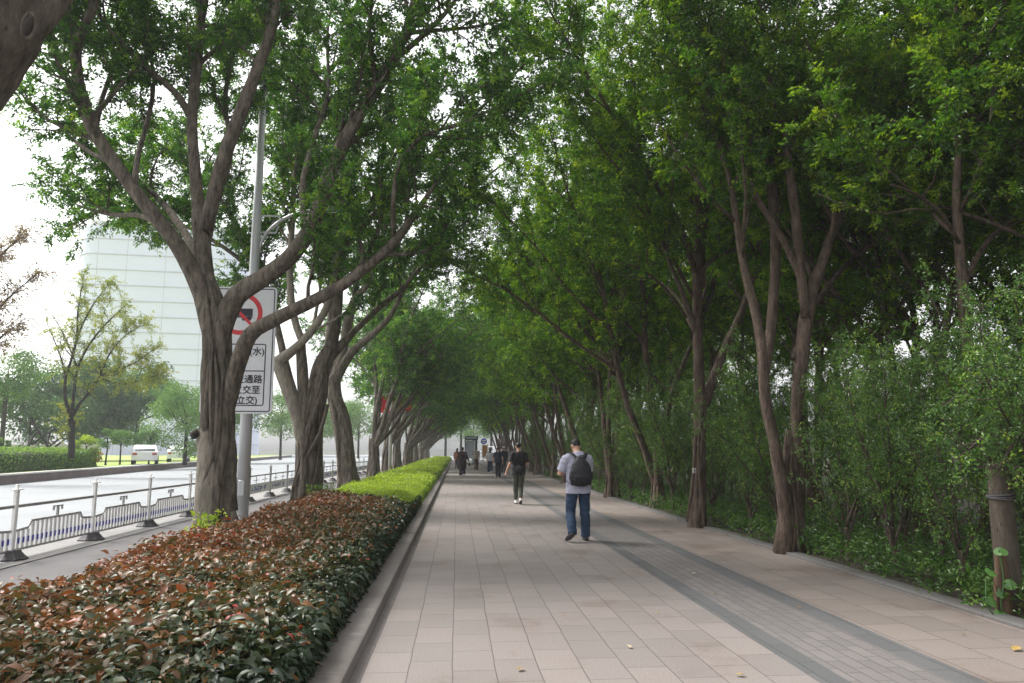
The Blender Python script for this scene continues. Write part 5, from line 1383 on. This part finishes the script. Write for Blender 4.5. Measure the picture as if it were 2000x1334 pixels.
def hand(mb, w, d, nrm, side, curl=.5):
    """palm, four unequal bent fingers and a thumb; w wrist, d towards the fingers, nrm out of the palm, side +1/-1 thumb side"""
    w = np.array(w, float); d = unit(d); nrm = unit(np.array(nrm)-np.dot(nrm, d)*d); lat = np.cross(d, nrm)*side
    def ring(a, b): return a
    mb.rtube(np.array([w, w+d*.03, w+d*.065, w+d*.092]), np.array([(.024, .017), (.034, .018), (.039, .016), (.037, .013)]), 12, ref=lat)
    for i, (o_, l) in enumerate(((.030, .068), (.010, .077), (-.010, .071), (-.029, .056))):
        b = w+d*.088+lat*o_; v = d.copy(); pts = [b]
        for k in range(3):
            a = curl*(.6+.25*k)*(1+.08*i); v = unit(v*math.cos(a)+nrm*math.sin(a)) if k == 0 else unit(v+nrm*a*.8-d*a*.25)
            b = b+v*l*(.44, .32, .26)[k]; pts.append(b)
        mb.rtube(np.array(pts), np.array([.0095, .0088, .0080, .0068]), 8)
    b = w+d*.025+lat*.03
    v = unit(d*.6+lat*.75+nrm*.35); p1 = b+v*.036; v2 = unit(d*.8+lat*.25+nrm*.5); p2 = p1+v2*.03; p3 = p2+unit(d*.85-lat*.1+nrm*.4)*.024
    mb.rtube(np.array([b, p1, p2, p3]), np.array([.015, .0115, .010, .0085]), 8)

def figure(label, x, y, rz, J, near=True, shirt=None, pants=None, shoe=None, hair='short', h=1.74, girth=1.0, coat=None, sleeves='short', skirt=None, sole=None, scale=1.0):
    """J: joints in metres for a 1.74 m figure facing +y: hipL kneeL ankL toeL (and R), shL elL wrL (and R), handL/handR directions"""
    t = thing('person', label, 'person', (x, y, 0), rz)
    vx = .0062 if near else .016
    A = {k: np.array(v, float) for k, v in J.items()}
    hd = A.get('head', np.array([0, .035, 1.615])); nk = A.get('neck', np.array([0, -.01, 1.44]))
    ft = A.get('face', np.array([0, 1, 0])); ft = unit(ft)
    b = MB()
    # trunk under the clothes, neck, head
    b.rtube(np.array([(0, 0, .99), (0, .0, 1.04), (0, .01, 1.15), (0, .01, 1.3), (0, 0, 1.4), nk+np.array([0, 0, .02])]), np.array([(.14, .10), (.13, .095), (.12, .09), (.145, .10), (.13, .08), (.06, .055)])*np.array([girth, girth]), 18, ref=(1, 0, 0))
    b.rtube(np.array([nk+np.array([0, 0, -.04]), nk+(hd-nk)*.35, hd+np.array([0, -.015, -.03])]), np.array([.062, .055, .056])*(.5+.5*girth), 14)
    up = unit(np.array([0, 0, 1])-ft*ft[2]); rt = np.cross(ft, up)
    Rm = np.stack([rt, ft, up], 1)
    b.ell(hd+up*.02-ft*.006, (.076, .094, .098), 20, 14, Rm); b.ell(hd-up*.052+ft*.028, (.058, .066, .066), 16, 10, Rm)
    b.rtube(np.array([hd+ft*.086+up*.02, hd+ft*.108-up*.018, hd+ft*.098-up*.03]), np.array([.009, .014, .011]), 8)
    b.ell(hd+ft*.088-up*.062, (.024, .012, .010), 10, 6, Rm); b.ell(hd+ft*.078-up*.095, (.024, .016, .014), 10, 6, Rm)
    for s_ in (-1, 1):
        b.ell(hd+rt*s_*.078-ft*.006-up*.008, (.011, .020, .032), 10, 8, Rm); b.ell(hd+rt*s_*.031+ft*.084+up*.012, (.014, .008, .009), 8, 6, Rm); b.ell(hd+rt*s_*.033+ft*.084+up*.030, (.02, .008, .006), 8, 6, Rm)
    for S_, sg in (('L', -1), ('R', 1)):
        sh, el, wr = A['sh'+S_], A['el'+S_], A['wr'+S_]
        b.rtube(np.array([sh, sh*.5+el*.5, el, el*.65+wr*.35, wr]), np.array([.052, .046, .040, .040, .027])*(.4+.6*girth), 12)
        hp, kn, an = A['hip'+S_], A['kn'+S_], A['an'+S_]
        b.rtube(np.array([hp, hp*.5+kn*.5, kn, kn*.7+an*.3, an]), np.array([.078, .066, .050, .050, .036]), 12)
        b.rtube(np.array([an, an+(A['toe'+S_]-an)*.6]), np.array([.035, .028]), 10)
        if near: hand(b, wr, A.get('hand'+S_, wr-el), A.get('palm'+S_, np.array([-sg, 0, 0.])), sg*A.get('thumb'+S_, 1), A.get('curl'+S_, .45))
        else: b.rtube(np.array([wr, wr+unit(A.get('hand'+S_, wr-el))*.08, wr+unit(A.get('hand'+S_, wr-el))*.16]), np.array([(.03, .02), (.036, .022), (.02, .014)]), 8)
    cloth(b, 'body', M_SKIN, t, vx, 0, sm=3)
    # hair
    hb = MB()
    hb.ell(hd+up*.040-ft*.018, (.080, .096, .080), 20, 12, Rm)
    if hair == 'short':
        hb.ell(hd+up*.012-ft*.042, (.072, .062, .066), 16, 10, Rm)
    else:
        hb.ell(hd-up*.01-ft*.04, (.088, .072, .11), 16, 10, Rm)
        if hair == 'long': hb.rtube(np.array([hd-ft*.06, hd-ft*.085-up*.14, hd-ft*.07-up*.26]), np.array([(.085, .05), (.09, .045), (.06, .03)]), 14, ref=rt)
        if hair == 'bun': hb.ell(hd-ft*.10+up*.07, (.045, .045, .045))
    cloth(hb, 'hair', M_HAIR, t, .009 if near else .018, .006 if near else .01, 40, 3)
    # shirt or coat
    if shirt:
        m_, hem, wid, dep, wr_ = shirt
        s = MB(); gw = girth
        rings = [((0, 0, hem-.005), (wid*.5, dep*.5)), ((0, 0, hem+.06), (wid*.5, dep*.5)), ((0, .0, (hem+1.2)/2), (wid*.49, dep*.5)), ((0, .01, 1.2), (wid*.49, dep*.49)), ((0, .005, 1.32), (.185*gw, .125*gw)), ((0, -.005, 1.40), (.165*gw, .10*gw)), (nk+np.array([0, .0, -.005]), (.085*gw, .075*gw)), (nk+np.array([0, .005, .03]), (.066*gw, .063*gw))]
        P = np.array([r[0] for r in rings]); R = np.array([r[1] for r in rings]); P, R = catmull(P, R, .03)
        s.tube(P, R, 28, ref=(1, 0, 0))
        for S_ in 'LR':
            sh, el, wr = A['sh'+S_], A['el'+S_], A['wr'+S_]
            e = {'short': sh+(el-sh)*.82, 'long': None}[sleeves] if sleeves != 'long' else wr
            inn = sh+np.array([(-sh[0])*.45, 0, .0])
            if sleeves == 'long': s.rtube(np.array([inn, sh+np.array([0, 0, .0]), el, wr]), np.array([.085, .075, .062, .048])*gw, 14)
            else: s.tube(np.array([inn, sh+(el-sh)*.05, sh+(el-sh)*.45, e]), np.array([.085, .075, .071, .072])*gw, 16, step=.03)
        cloth(s, 'shirt' if not coat else 'coat', m_, t, .0085 if near else .018, wr_, 11, 5, 3)
    if skirt:
        m_, z0, z1, w0, w1 = skirt
        s = MB(); s.tube(np.array([(0, 0, z1), (0, 0, (z0+z1)/2), (0, 0, z0)]), np.array([(w1, w1*.7), ((w0+w1)/2, (w0+w1)/2*.72), (w0, w0*.75)]), 22, ref=(1, 0, 0)); cloth(s, 'skirt', m_, t, .018, .012, 9, 8, 2)
    if pants:
        m_, rh, rk, ra = pants
        s = MB()
        hz = (A['hipL']+A['hipR'])/2
        s.tube(np.array([hz+np.array([0, 0, .19]), hz+np.array([0, -.005, .08]), hz+np.array([0, -.01, 0]), hz+np.array([0, 0, -.06])]), np.array([(.165, .12), (.172, .13), (.165, .13), (.12, .10)])*girth, 24, ref=(1, 0, 0))
        for S_ in 'LR':
            hp, kn, an = A['hip'+S_], A['kn'+S_], A['an'+S_]
            s.tube(np.array([hp+np.array([0, -.005, .03]), hp*.55+kn*.45, kn, kn*.5+an*.5, an-np.array([0, 0, .015 if ra > .06 else -.02])]), np.array([rh, rh*.86, rk, rk*.93, ra]), 18, step=.04)
        cloth(s, 'trousers', m_, t, .0085 if near else .018, .011 if near else .008, 10, 9, 3)
    if shoe:
        for S_ in 'LR':
            an, toe = A['an'+S_], A['toe'+S_]
            d = unit(toe-an*np.array([1, 1, 1])); heel = A.get('heel'+S_, None)
            if heel is None: heel = np.array([an[0], an[1]-.05, .03])
            else: heel = np.array(heel)
            f = unit(toe-heel); L_ = np.linalg.norm(toe-heel); up_ = unit(np.array([0, 0, 1])-f*f[2]) if abs(f[2]) < .95 else np.array([0, 1., 0]); rt_ = np.cross(f, up_)
            s = MB()
            s.rtube(np.array([heel+up_*.015, heel+f*L_*.3+up_*.02, heel+f*L_*.65+up_*.008, toe+up_*.0]), np.array([(.036, .034), (.038, .042), (.046, .032), (.034, .022)]), 14, ref=rt_)
            s.rtube(np.array([heel+f*L_*.16+up_*.02, heel+f*L_*.18+up_*.065]), np.array([(.038, .046), (.040, .045)]), 12, ref=rt_)
            so_ = cloth(s, 'shoe', shoe, t, .008 if near else .014, 0, sm=2)
            if sole:
                s = MB(); s.rtube(np.array([heel-up_*.016-f*.005, heel+f*L_*.3-up_*.02, heel+f*L_*.65-up_*.022, toe-up_*.016+f*.006]), np.array([(.039, .010), (.038, .010), (.050, .010), (.036, .010)]), 14, ref=rt_); s.build('sole', sole, so_)
    t.scale = (scale,)*3
    return t

def place(x, y):   # ground position under a photo pixel
    d = CR*(x-1000)/F+CU*(667-y)/F+CF; p = np.array([0, 0, EYE])+d*(-EYE/d[2]); return float(p[0]), float(p[1])

# --- the man with the backpack, head bowed over a phone
x0, y0 = place(1131, 1057); rz0 = .10
J1 = dict(head=(-.012, .105, 1.595), neck=(0, .015, 1.445), face=(-.15, .86, -.5),
          hipL=(-.10, 0, .90), knL=(-.13, .05, .50), anL=(-.165, -.19, .16), toeL=(-.215, .0, .035), heelL=(-.175, -.24, .13),
          hipR=(.10, 0, .90), knR=(.115, .03, .48), anR=(.135, .06, .085), toeR=(.155, .25, .03), heelR=(.135, -.005, .032),
          shL=(-.20, .0, 1.385), elL=(-.315, .055, 1.12), wrL=(-.13, .275, 1.14), shR=(.185, .02, 1.385), elR=(.225, .13, 1.12), wrR=(.09, .29, 1.15),
          handL=(.55, .75, .25), palmL=(.4, -.4, .8), handR=(-.55, .75, .25), palmR=(-.4, -.4, .8), curlL=.7, curlR=.6)
m1 = figure('man in a lavender grey shirt and blue jeans looking down at his phone', x0, y0, rz0, J1, True, (M_SHIRT, .80, .435, .33, .010), (M_JEAN, .112, .088, .078), M_SHOED, 'short', girth=1.14, sole=M_SOLE)
# hood and collar of the shirt
s = MB(); s.rtube(np.array([(-.10, .055, 1.44), (-.07, -.03, 1.465), (0, -.075, 1.46), (.07, -.03, 1.465), (.10, .055, 1.44)]), np.array([(.028, .034)]*5), 10, step=.02); s.rtube(np.array([(0, -.06, 1.47), (0, -.105, 1.41), (0, -.115, 1.33)]), np.array([(.085, .04), (.085, .035), (.04, .02)]), 14, ref=(1, 0, 0))
cloth(s, 'collar', M_SHIRT, m1, .008, .005, 16, 2)
c_, s_ = math.cos(rz0), math.sin(rz0)
def loc1(p, x, y, r): c, s = math.cos(r), math.sin(r); return np.array([x+p[0]*c-p[1]*s, y+p[0]*s+p[1]*c, p[2]])
bp = thing('backpack', 'black backpack worn on the back of the man in lavender grey', 'backpack', (x0, y0, 0), rz0)
b = MB()
b.rtube(np.array([(-.02, -.235, .99), (-.02, -.25, 1.06), (-.02, -.255, 1.16), (-.015, -.235, 1.29), (-.008, -.19, 1.38)]), np.array([(.185, .075), (.205, .10), (.19, .105), (.15, .085), (.08, .045)]), 24, step=.03, ref=(1, 0, 0))
cloth(b, 'bag_body', M_BAG, bp, .01, .006, 12, 4, 5)
b = MB(); b.rtube(np.array([(-.02, -.325, 1.01), (-.02, -.345, 1.08), (-.02, -.335, 1.15)]), np.array([(.135, .03), (.145, .035), (.12, .025)]), 18, ref=(1, 0, 0)); cloth(b, 'front_pocket', M_BAG, bp, .009, .004, 14, 6)
b = MB(); b.tube(np.array([(-.02-.10*math.cos(a)*1.0, -.352+.02*abs(math.cos(a)), 1.15+.14*math.sin(a)*.75) for a in np.linspace(0, PI, 15)]), .0045, 6); b.build('zip', M_BAG2, bp)
for sg in (-1, 1):
    b = MB(); b.tube(np.array([(sg*.05, -.185, 1.35), (sg*.09, -.13, 1.425), (sg*.135, -.04, 1.475), (sg*.145, .08, 1.43), (sg*.15, .145, 1.30), (sg*.165, .14, 1.15), (sg*.215, .06, 1.04), (sg*.20, -.08, .98), (sg*.15, -.19, .93)]), np.array([(.024, .008), (.032, .010), (.034, .011), (.032, .010), (.030, .009), (.022, .007), (.014, .005), (.013, .005), (.013, .005)]), 10, step=.025, ref=(1, .3, 0)); b.build('strap', M_BAG2, bp)
b = MB(); b.tube(np.array([(-.03, -.165, 1.37), (-.025, -.185, 1.425), (.02, -.19, 1.435), (.055, -.185, 1.425), (.06, -.165, 1.37)]), .009, 8, step=.015); b.build('grab_handle', M_BAG2, bp)
pp = loc1((-.02, .385, 1.205), x0, y0, rz0); ph = thing('phone', 'black phone held up by the man with the backpack', 'phone', pp, rz0)
b = MB(); b.box((0, 0, 0), (.075, .009, .15), bev=.004, R=Matrix.Rotation(-.9, 3, 'X')); b.build('case', M_PHONE, ph)
# --- the walker in black
x1, y1 = place(1013, 985); rz1 = .05
J2 = dict(head=(.0, .045, 1.62), neck=(0, -.005, 1.45), face=(.05, 1, -.1),
          hipL=(-.092, 0, .90), knL=(-.075, .10, .50), anL=(-.05, .20, .10), toeL=(-.05, .40, .05), heelL=(-.05, .14, .032),
          hipR=(.092, 0, .90), knR=(.065, .03, .48), anR=(.035, -.19, .17), toeR=(.045, -.03, .03), heelR=(.03, -.245, .125),
          shL=(-.19, -.01, 1.40), elL=(-.265, -.13, 1.14), wrL=(-.365, -.10, .91), shR=(.185, .0, 1.40), elR=(.235, .0, 1.13), wrR=(.18, .215, 1.08),
          handL=(-.25, .05, -.9), palmL=(1, .2, -.2), curlL=.8, handR=(-.2, .9, .1), palmR=(-1, 0, 0))
m2 = figure('man in a black tee and olive trousers walking with a phone in hand', x1, y1, rz1, J2, True, (M_TEE, .82, .39, .28, .011), (M_OLIVE, .096, .072, .05), M_SHOEW, 'short', girth=1.0, sole=M_SOLE)
pp = loc1((-.385, -.095, .81), x1, y1, rz1); ph = thing('phone', 'black phone in the swung-out hand of the walker in the black tee', 'phone', pp, rz1)
b = MB(); b.box((0, 0, 0), (.012, .075, .15), bev=.004, R=Matrix.Rotation(.25, 3, 'Y')); b.build('case', M_PHONE, ph)

sb = thing('sling_bag', 'black sling bag worn low on the back of the walker in the black tee', 'bag', (x1, y1, 0), rz1)
b = MB(); b.rtube(np.array([(-.15, -.10, 1.03), (-.06, -.185, 1.00), (.05, -.19, .99), (.14, -.12, 1.0)]), np.array([(.05, .075), (.055, .10), (.055, .095), (.04, .06)]), 16, step=.03, ref=(0, 1, 0)); cloth(b, 'bag_body', M_BAG, sb, .009, .005, 12, 7, 3)
b = MB(); b.tube(np.array([(.13, -.12, 1.02), (.20, -.02, 1.16), (.12, -.14, 1.36), (.0, -.09, 1.46), (-.10, .04, 1.46), (-.17, .13, 1.25), (-.19, .05, 1.08), (-.15, -.09, 1.03)]), np.array([(.012, .004)]*8), 8, step=.03); b.build('strap', M_BAG2, sb)

def stroll(ph=0, arm=.12, st=.16):
    s = 1 if ph == 0 else -1
    return dict(head=(0, .04, 1.615), neck=(0, -.005, 1.445),
                hipL=(-.09, 0, .90), knL=(-.085, .06+s*.06, .49), anL=(-.08, s*st, .09+(.06 if s < 0 else 0)), toeL=(-.09, s*st+.19, .03), heelL=(-.08, s*st-.06, .03+(.08 if s < 0 else 0)),
                hipR=(.09, 0, .90), knR=(.085, .06-s*.06, .49), anR=(.08, -s*st, .09+(.06 if s > 0 else 0)), toeR=(.09, -s*st+.19, .03), heelR=(.08, -s*st-.06, .03+(.08 if s > 0 else 0)),
                shL=(-.19, 0, 1.385), elL=(-.24, -s*arm*.5-.03, 1.12), wrL=(-.25, -s*arm+.05, .88), shR=(.19, 0, 1.385), elR=(.24, s*arm*.5-.03, 1.12), wrR=(.25, s*arm+.05, .88))
px, py = place(903, 930); J = stroll(0); J['elR'] = (.27, -.05, 1.13); J['wrR'] = (.37, .02, .93); J['elL'] = (-.27, .02, 1.12); J['wrL'] = (-.18, .2, 1.05)
w1 = figure('woman in a long maroon black robe with wide dark trousers walking along the kerb', px, py, .05, J, False, (M_ROBE, .45, .50, .36, .012), (M_DARKP, .115, .11, .115), M_SHOEW, 'bun', girth=1.05, sleeves='long', coat=True, scale=.98)
hx = loc1((.40, .04, .80), px, py, .05)
hb = thing('handbag', 'small dark bag hanging from the hand of the woman in the maroon black robe', 'handbag', (hx[0], hx[1], .58))
b = MB(); b.box((0, 0, .08), (.12, .26, .18), bev=.02); b.build('bag_body', M_BAG, hb, sharp=40)
b = MB(); b.tube(np.array([(0, -.08, .16), (0, -.05, .27), (0, .05, .27), (0, .08, .16)]), .008, 6, step=.03); b.build('handle', M_BAG2, hb)
px, py = place(895, 917); figure('woman in a rust coloured top half hidden by the woman in the robe', px-.1, py, -.1, stroll(1), False, (M_RUST, .80, .42, .32, .01), (M_GREYP, .10, .09, .08), M_SHOED, 'long', sleeves='long', scale=.96)
px, py = place(930, 919); J = stroll(1); J['elL'] = (-.25, .05, 1.13); J['wrL'] = (-.1, .22, 1.15); figure('woman in a tan top and brown trousers walking toward the shelter', px, py, 0, J, False, (M_TAN, .86, .40, .28, .01), (M_BROWN, .105, .095, .09), M_BROWN, 'bun', scale=1.0)
px, py = place(957, 924); figure('woman in a white blouse and navy trousers beside the man in navy', px, py, .05, stroll(0), False, (M_WTOP, .86, .42, .29, .01), (M_NAVY, .11, .105, .09), M_SHOEW, 'long', scale=.93)
px, py = place(973, 933); J = stroll(1); J['elL'] = (-.25, -.03, 1.12); figure('man in a navy tee and black trousers walking beside the woman in white', px, py, -.02, J, False, (M_NAVY, .84, .46, .30, .01), (M_DARKP, .10, .08, .07), M_SHOED, 'short', girth=1.05, scale=.97)
px, py = place(984, 925); pw = figure('person in dark clothes with a pale cap beyond the man in navy', px, py, .1, stroll(0), False, (M_DARKP, .80, .44, .30, .01), (M_DARKP, .10, .09, .08), M_SHOED, 'short', sleeves='long', scale=1.0)
b = MB(); b.ell((0, .03, 1.70), (.09, .10, .055)); b.rtube(np.array([(0, .10, 1.69), (0, .20, 1.675)]), np.array([(.07, .012), (.05, .008)]), 10, ref=(1, 0, 0)); b.build('cap', M_SHOEW, pw)

# ------------------------------------------------------------------ air
hz = MB(); hz.box((0, 120, 37), (560, 460, 80)); hb_ = hz.build('haze', [], smooth=False)
m, nt, out = newmat('pale_haze')
pv = N(nt, 'ShaderNodeVolumePrincipled'); pv.inputs['Color'].default_value = (.93, .96, 1, 1); pv.inputs['Density'].default_value = HAZE; pv.inputs['Anisotropy'].default_value = .2
nt.links.new(pv.outputs[0], out.inputs['Volume'])
hb_.data.materials.append(m); tag(hb_, kind='stuff', label='pale morning haze over the street', cat='haze')
m.cycles.homogeneous_volume = True if hasattr(m.cycles, 'homogeneous_volume') else None

# ------------------------------------------------------------------ light
SUN_EL, SUN_AZ = rad(52), rad(-62)        # azimuth from +y towards +x
w = bpy.data.worlds.new('World'); S.world = w; w.use_nodes = True
nt = w.node_tree; nt.nodes.clear()
sk = nt.nodes.new('ShaderNodeTexSky'); sk.sky_type = 'NISHITA'; sk.sun_disc = False; sk.sun_elevation = SUN_EL; sk.sun_rotation = SUN_AZ; sk.air_density = 1.2; sk.dust_density = 3.5; sk.ozone_density = 1.0
hs = nt.nodes.new('ShaderNodeHueSaturation'); hs.inputs['Saturation'].default_value = .07
bg = nt.nodes.new('ShaderNodeBackground'); bg.inputs['Strength'].default_value = SKY
wo = nt.nodes.new('ShaderNodeOutputWorld')
nt.links.new(sk.outputs[0], hs.inputs['Color']); nt.links.new(hs.outputs[0], bg.inputs['Color']); nt.links.new(bg.outputs[0], wo.inputs[0])
L = bpy.data.lights.new('sun', 'SUN'); L.energy = 1.9; L.angle = rad(16); L.color = (1, .96, .9)
so_ = bpy.data.objects.new('sun', L); COL.objects.link(so_)
dv = Vector((math.sin(SUN_AZ)*math.cos(SUN_EL), math.cos(SUN_AZ)*math.cos(SUN_EL), math.sin(SUN_EL)))
so_.rotation_euler = (-dv).to_track_quat('-Z', 'Y').to_euler(); so_.location = (-30, 10, 60)

# ------------------------------------------------------------------ camera and picture
cam = bpy.data.cameras.new('camera'); cam.sensor_width = 36; cam.lens = F*36/2000; cam.clip_start = .05; cam.clip_end = 2000
co = bpy.data.objects.new('camera', cam); COL.objects.link(co); co.location = (0, 0, EYE)
co.rotation_euler = (PI/2+PITCH, 0, -YAW); S.camera = co
S.view_settings.view_transform = 'Standard'; S.view_settings.look = 'None'; S.view_settings.exposure = EXPO; S.view_settings.gamma = 1
S.render.engine = 'CYCLES'
cy = S.cycles
cy.max_bounces = 10; cy.diffuse_bounces = 7; cy.glossy_bounces = 2; cy.transmission_bounces = 5; cy.volume_bounces = 1; cy.transparent_max_bounces = 4
cy.use_denoising = True
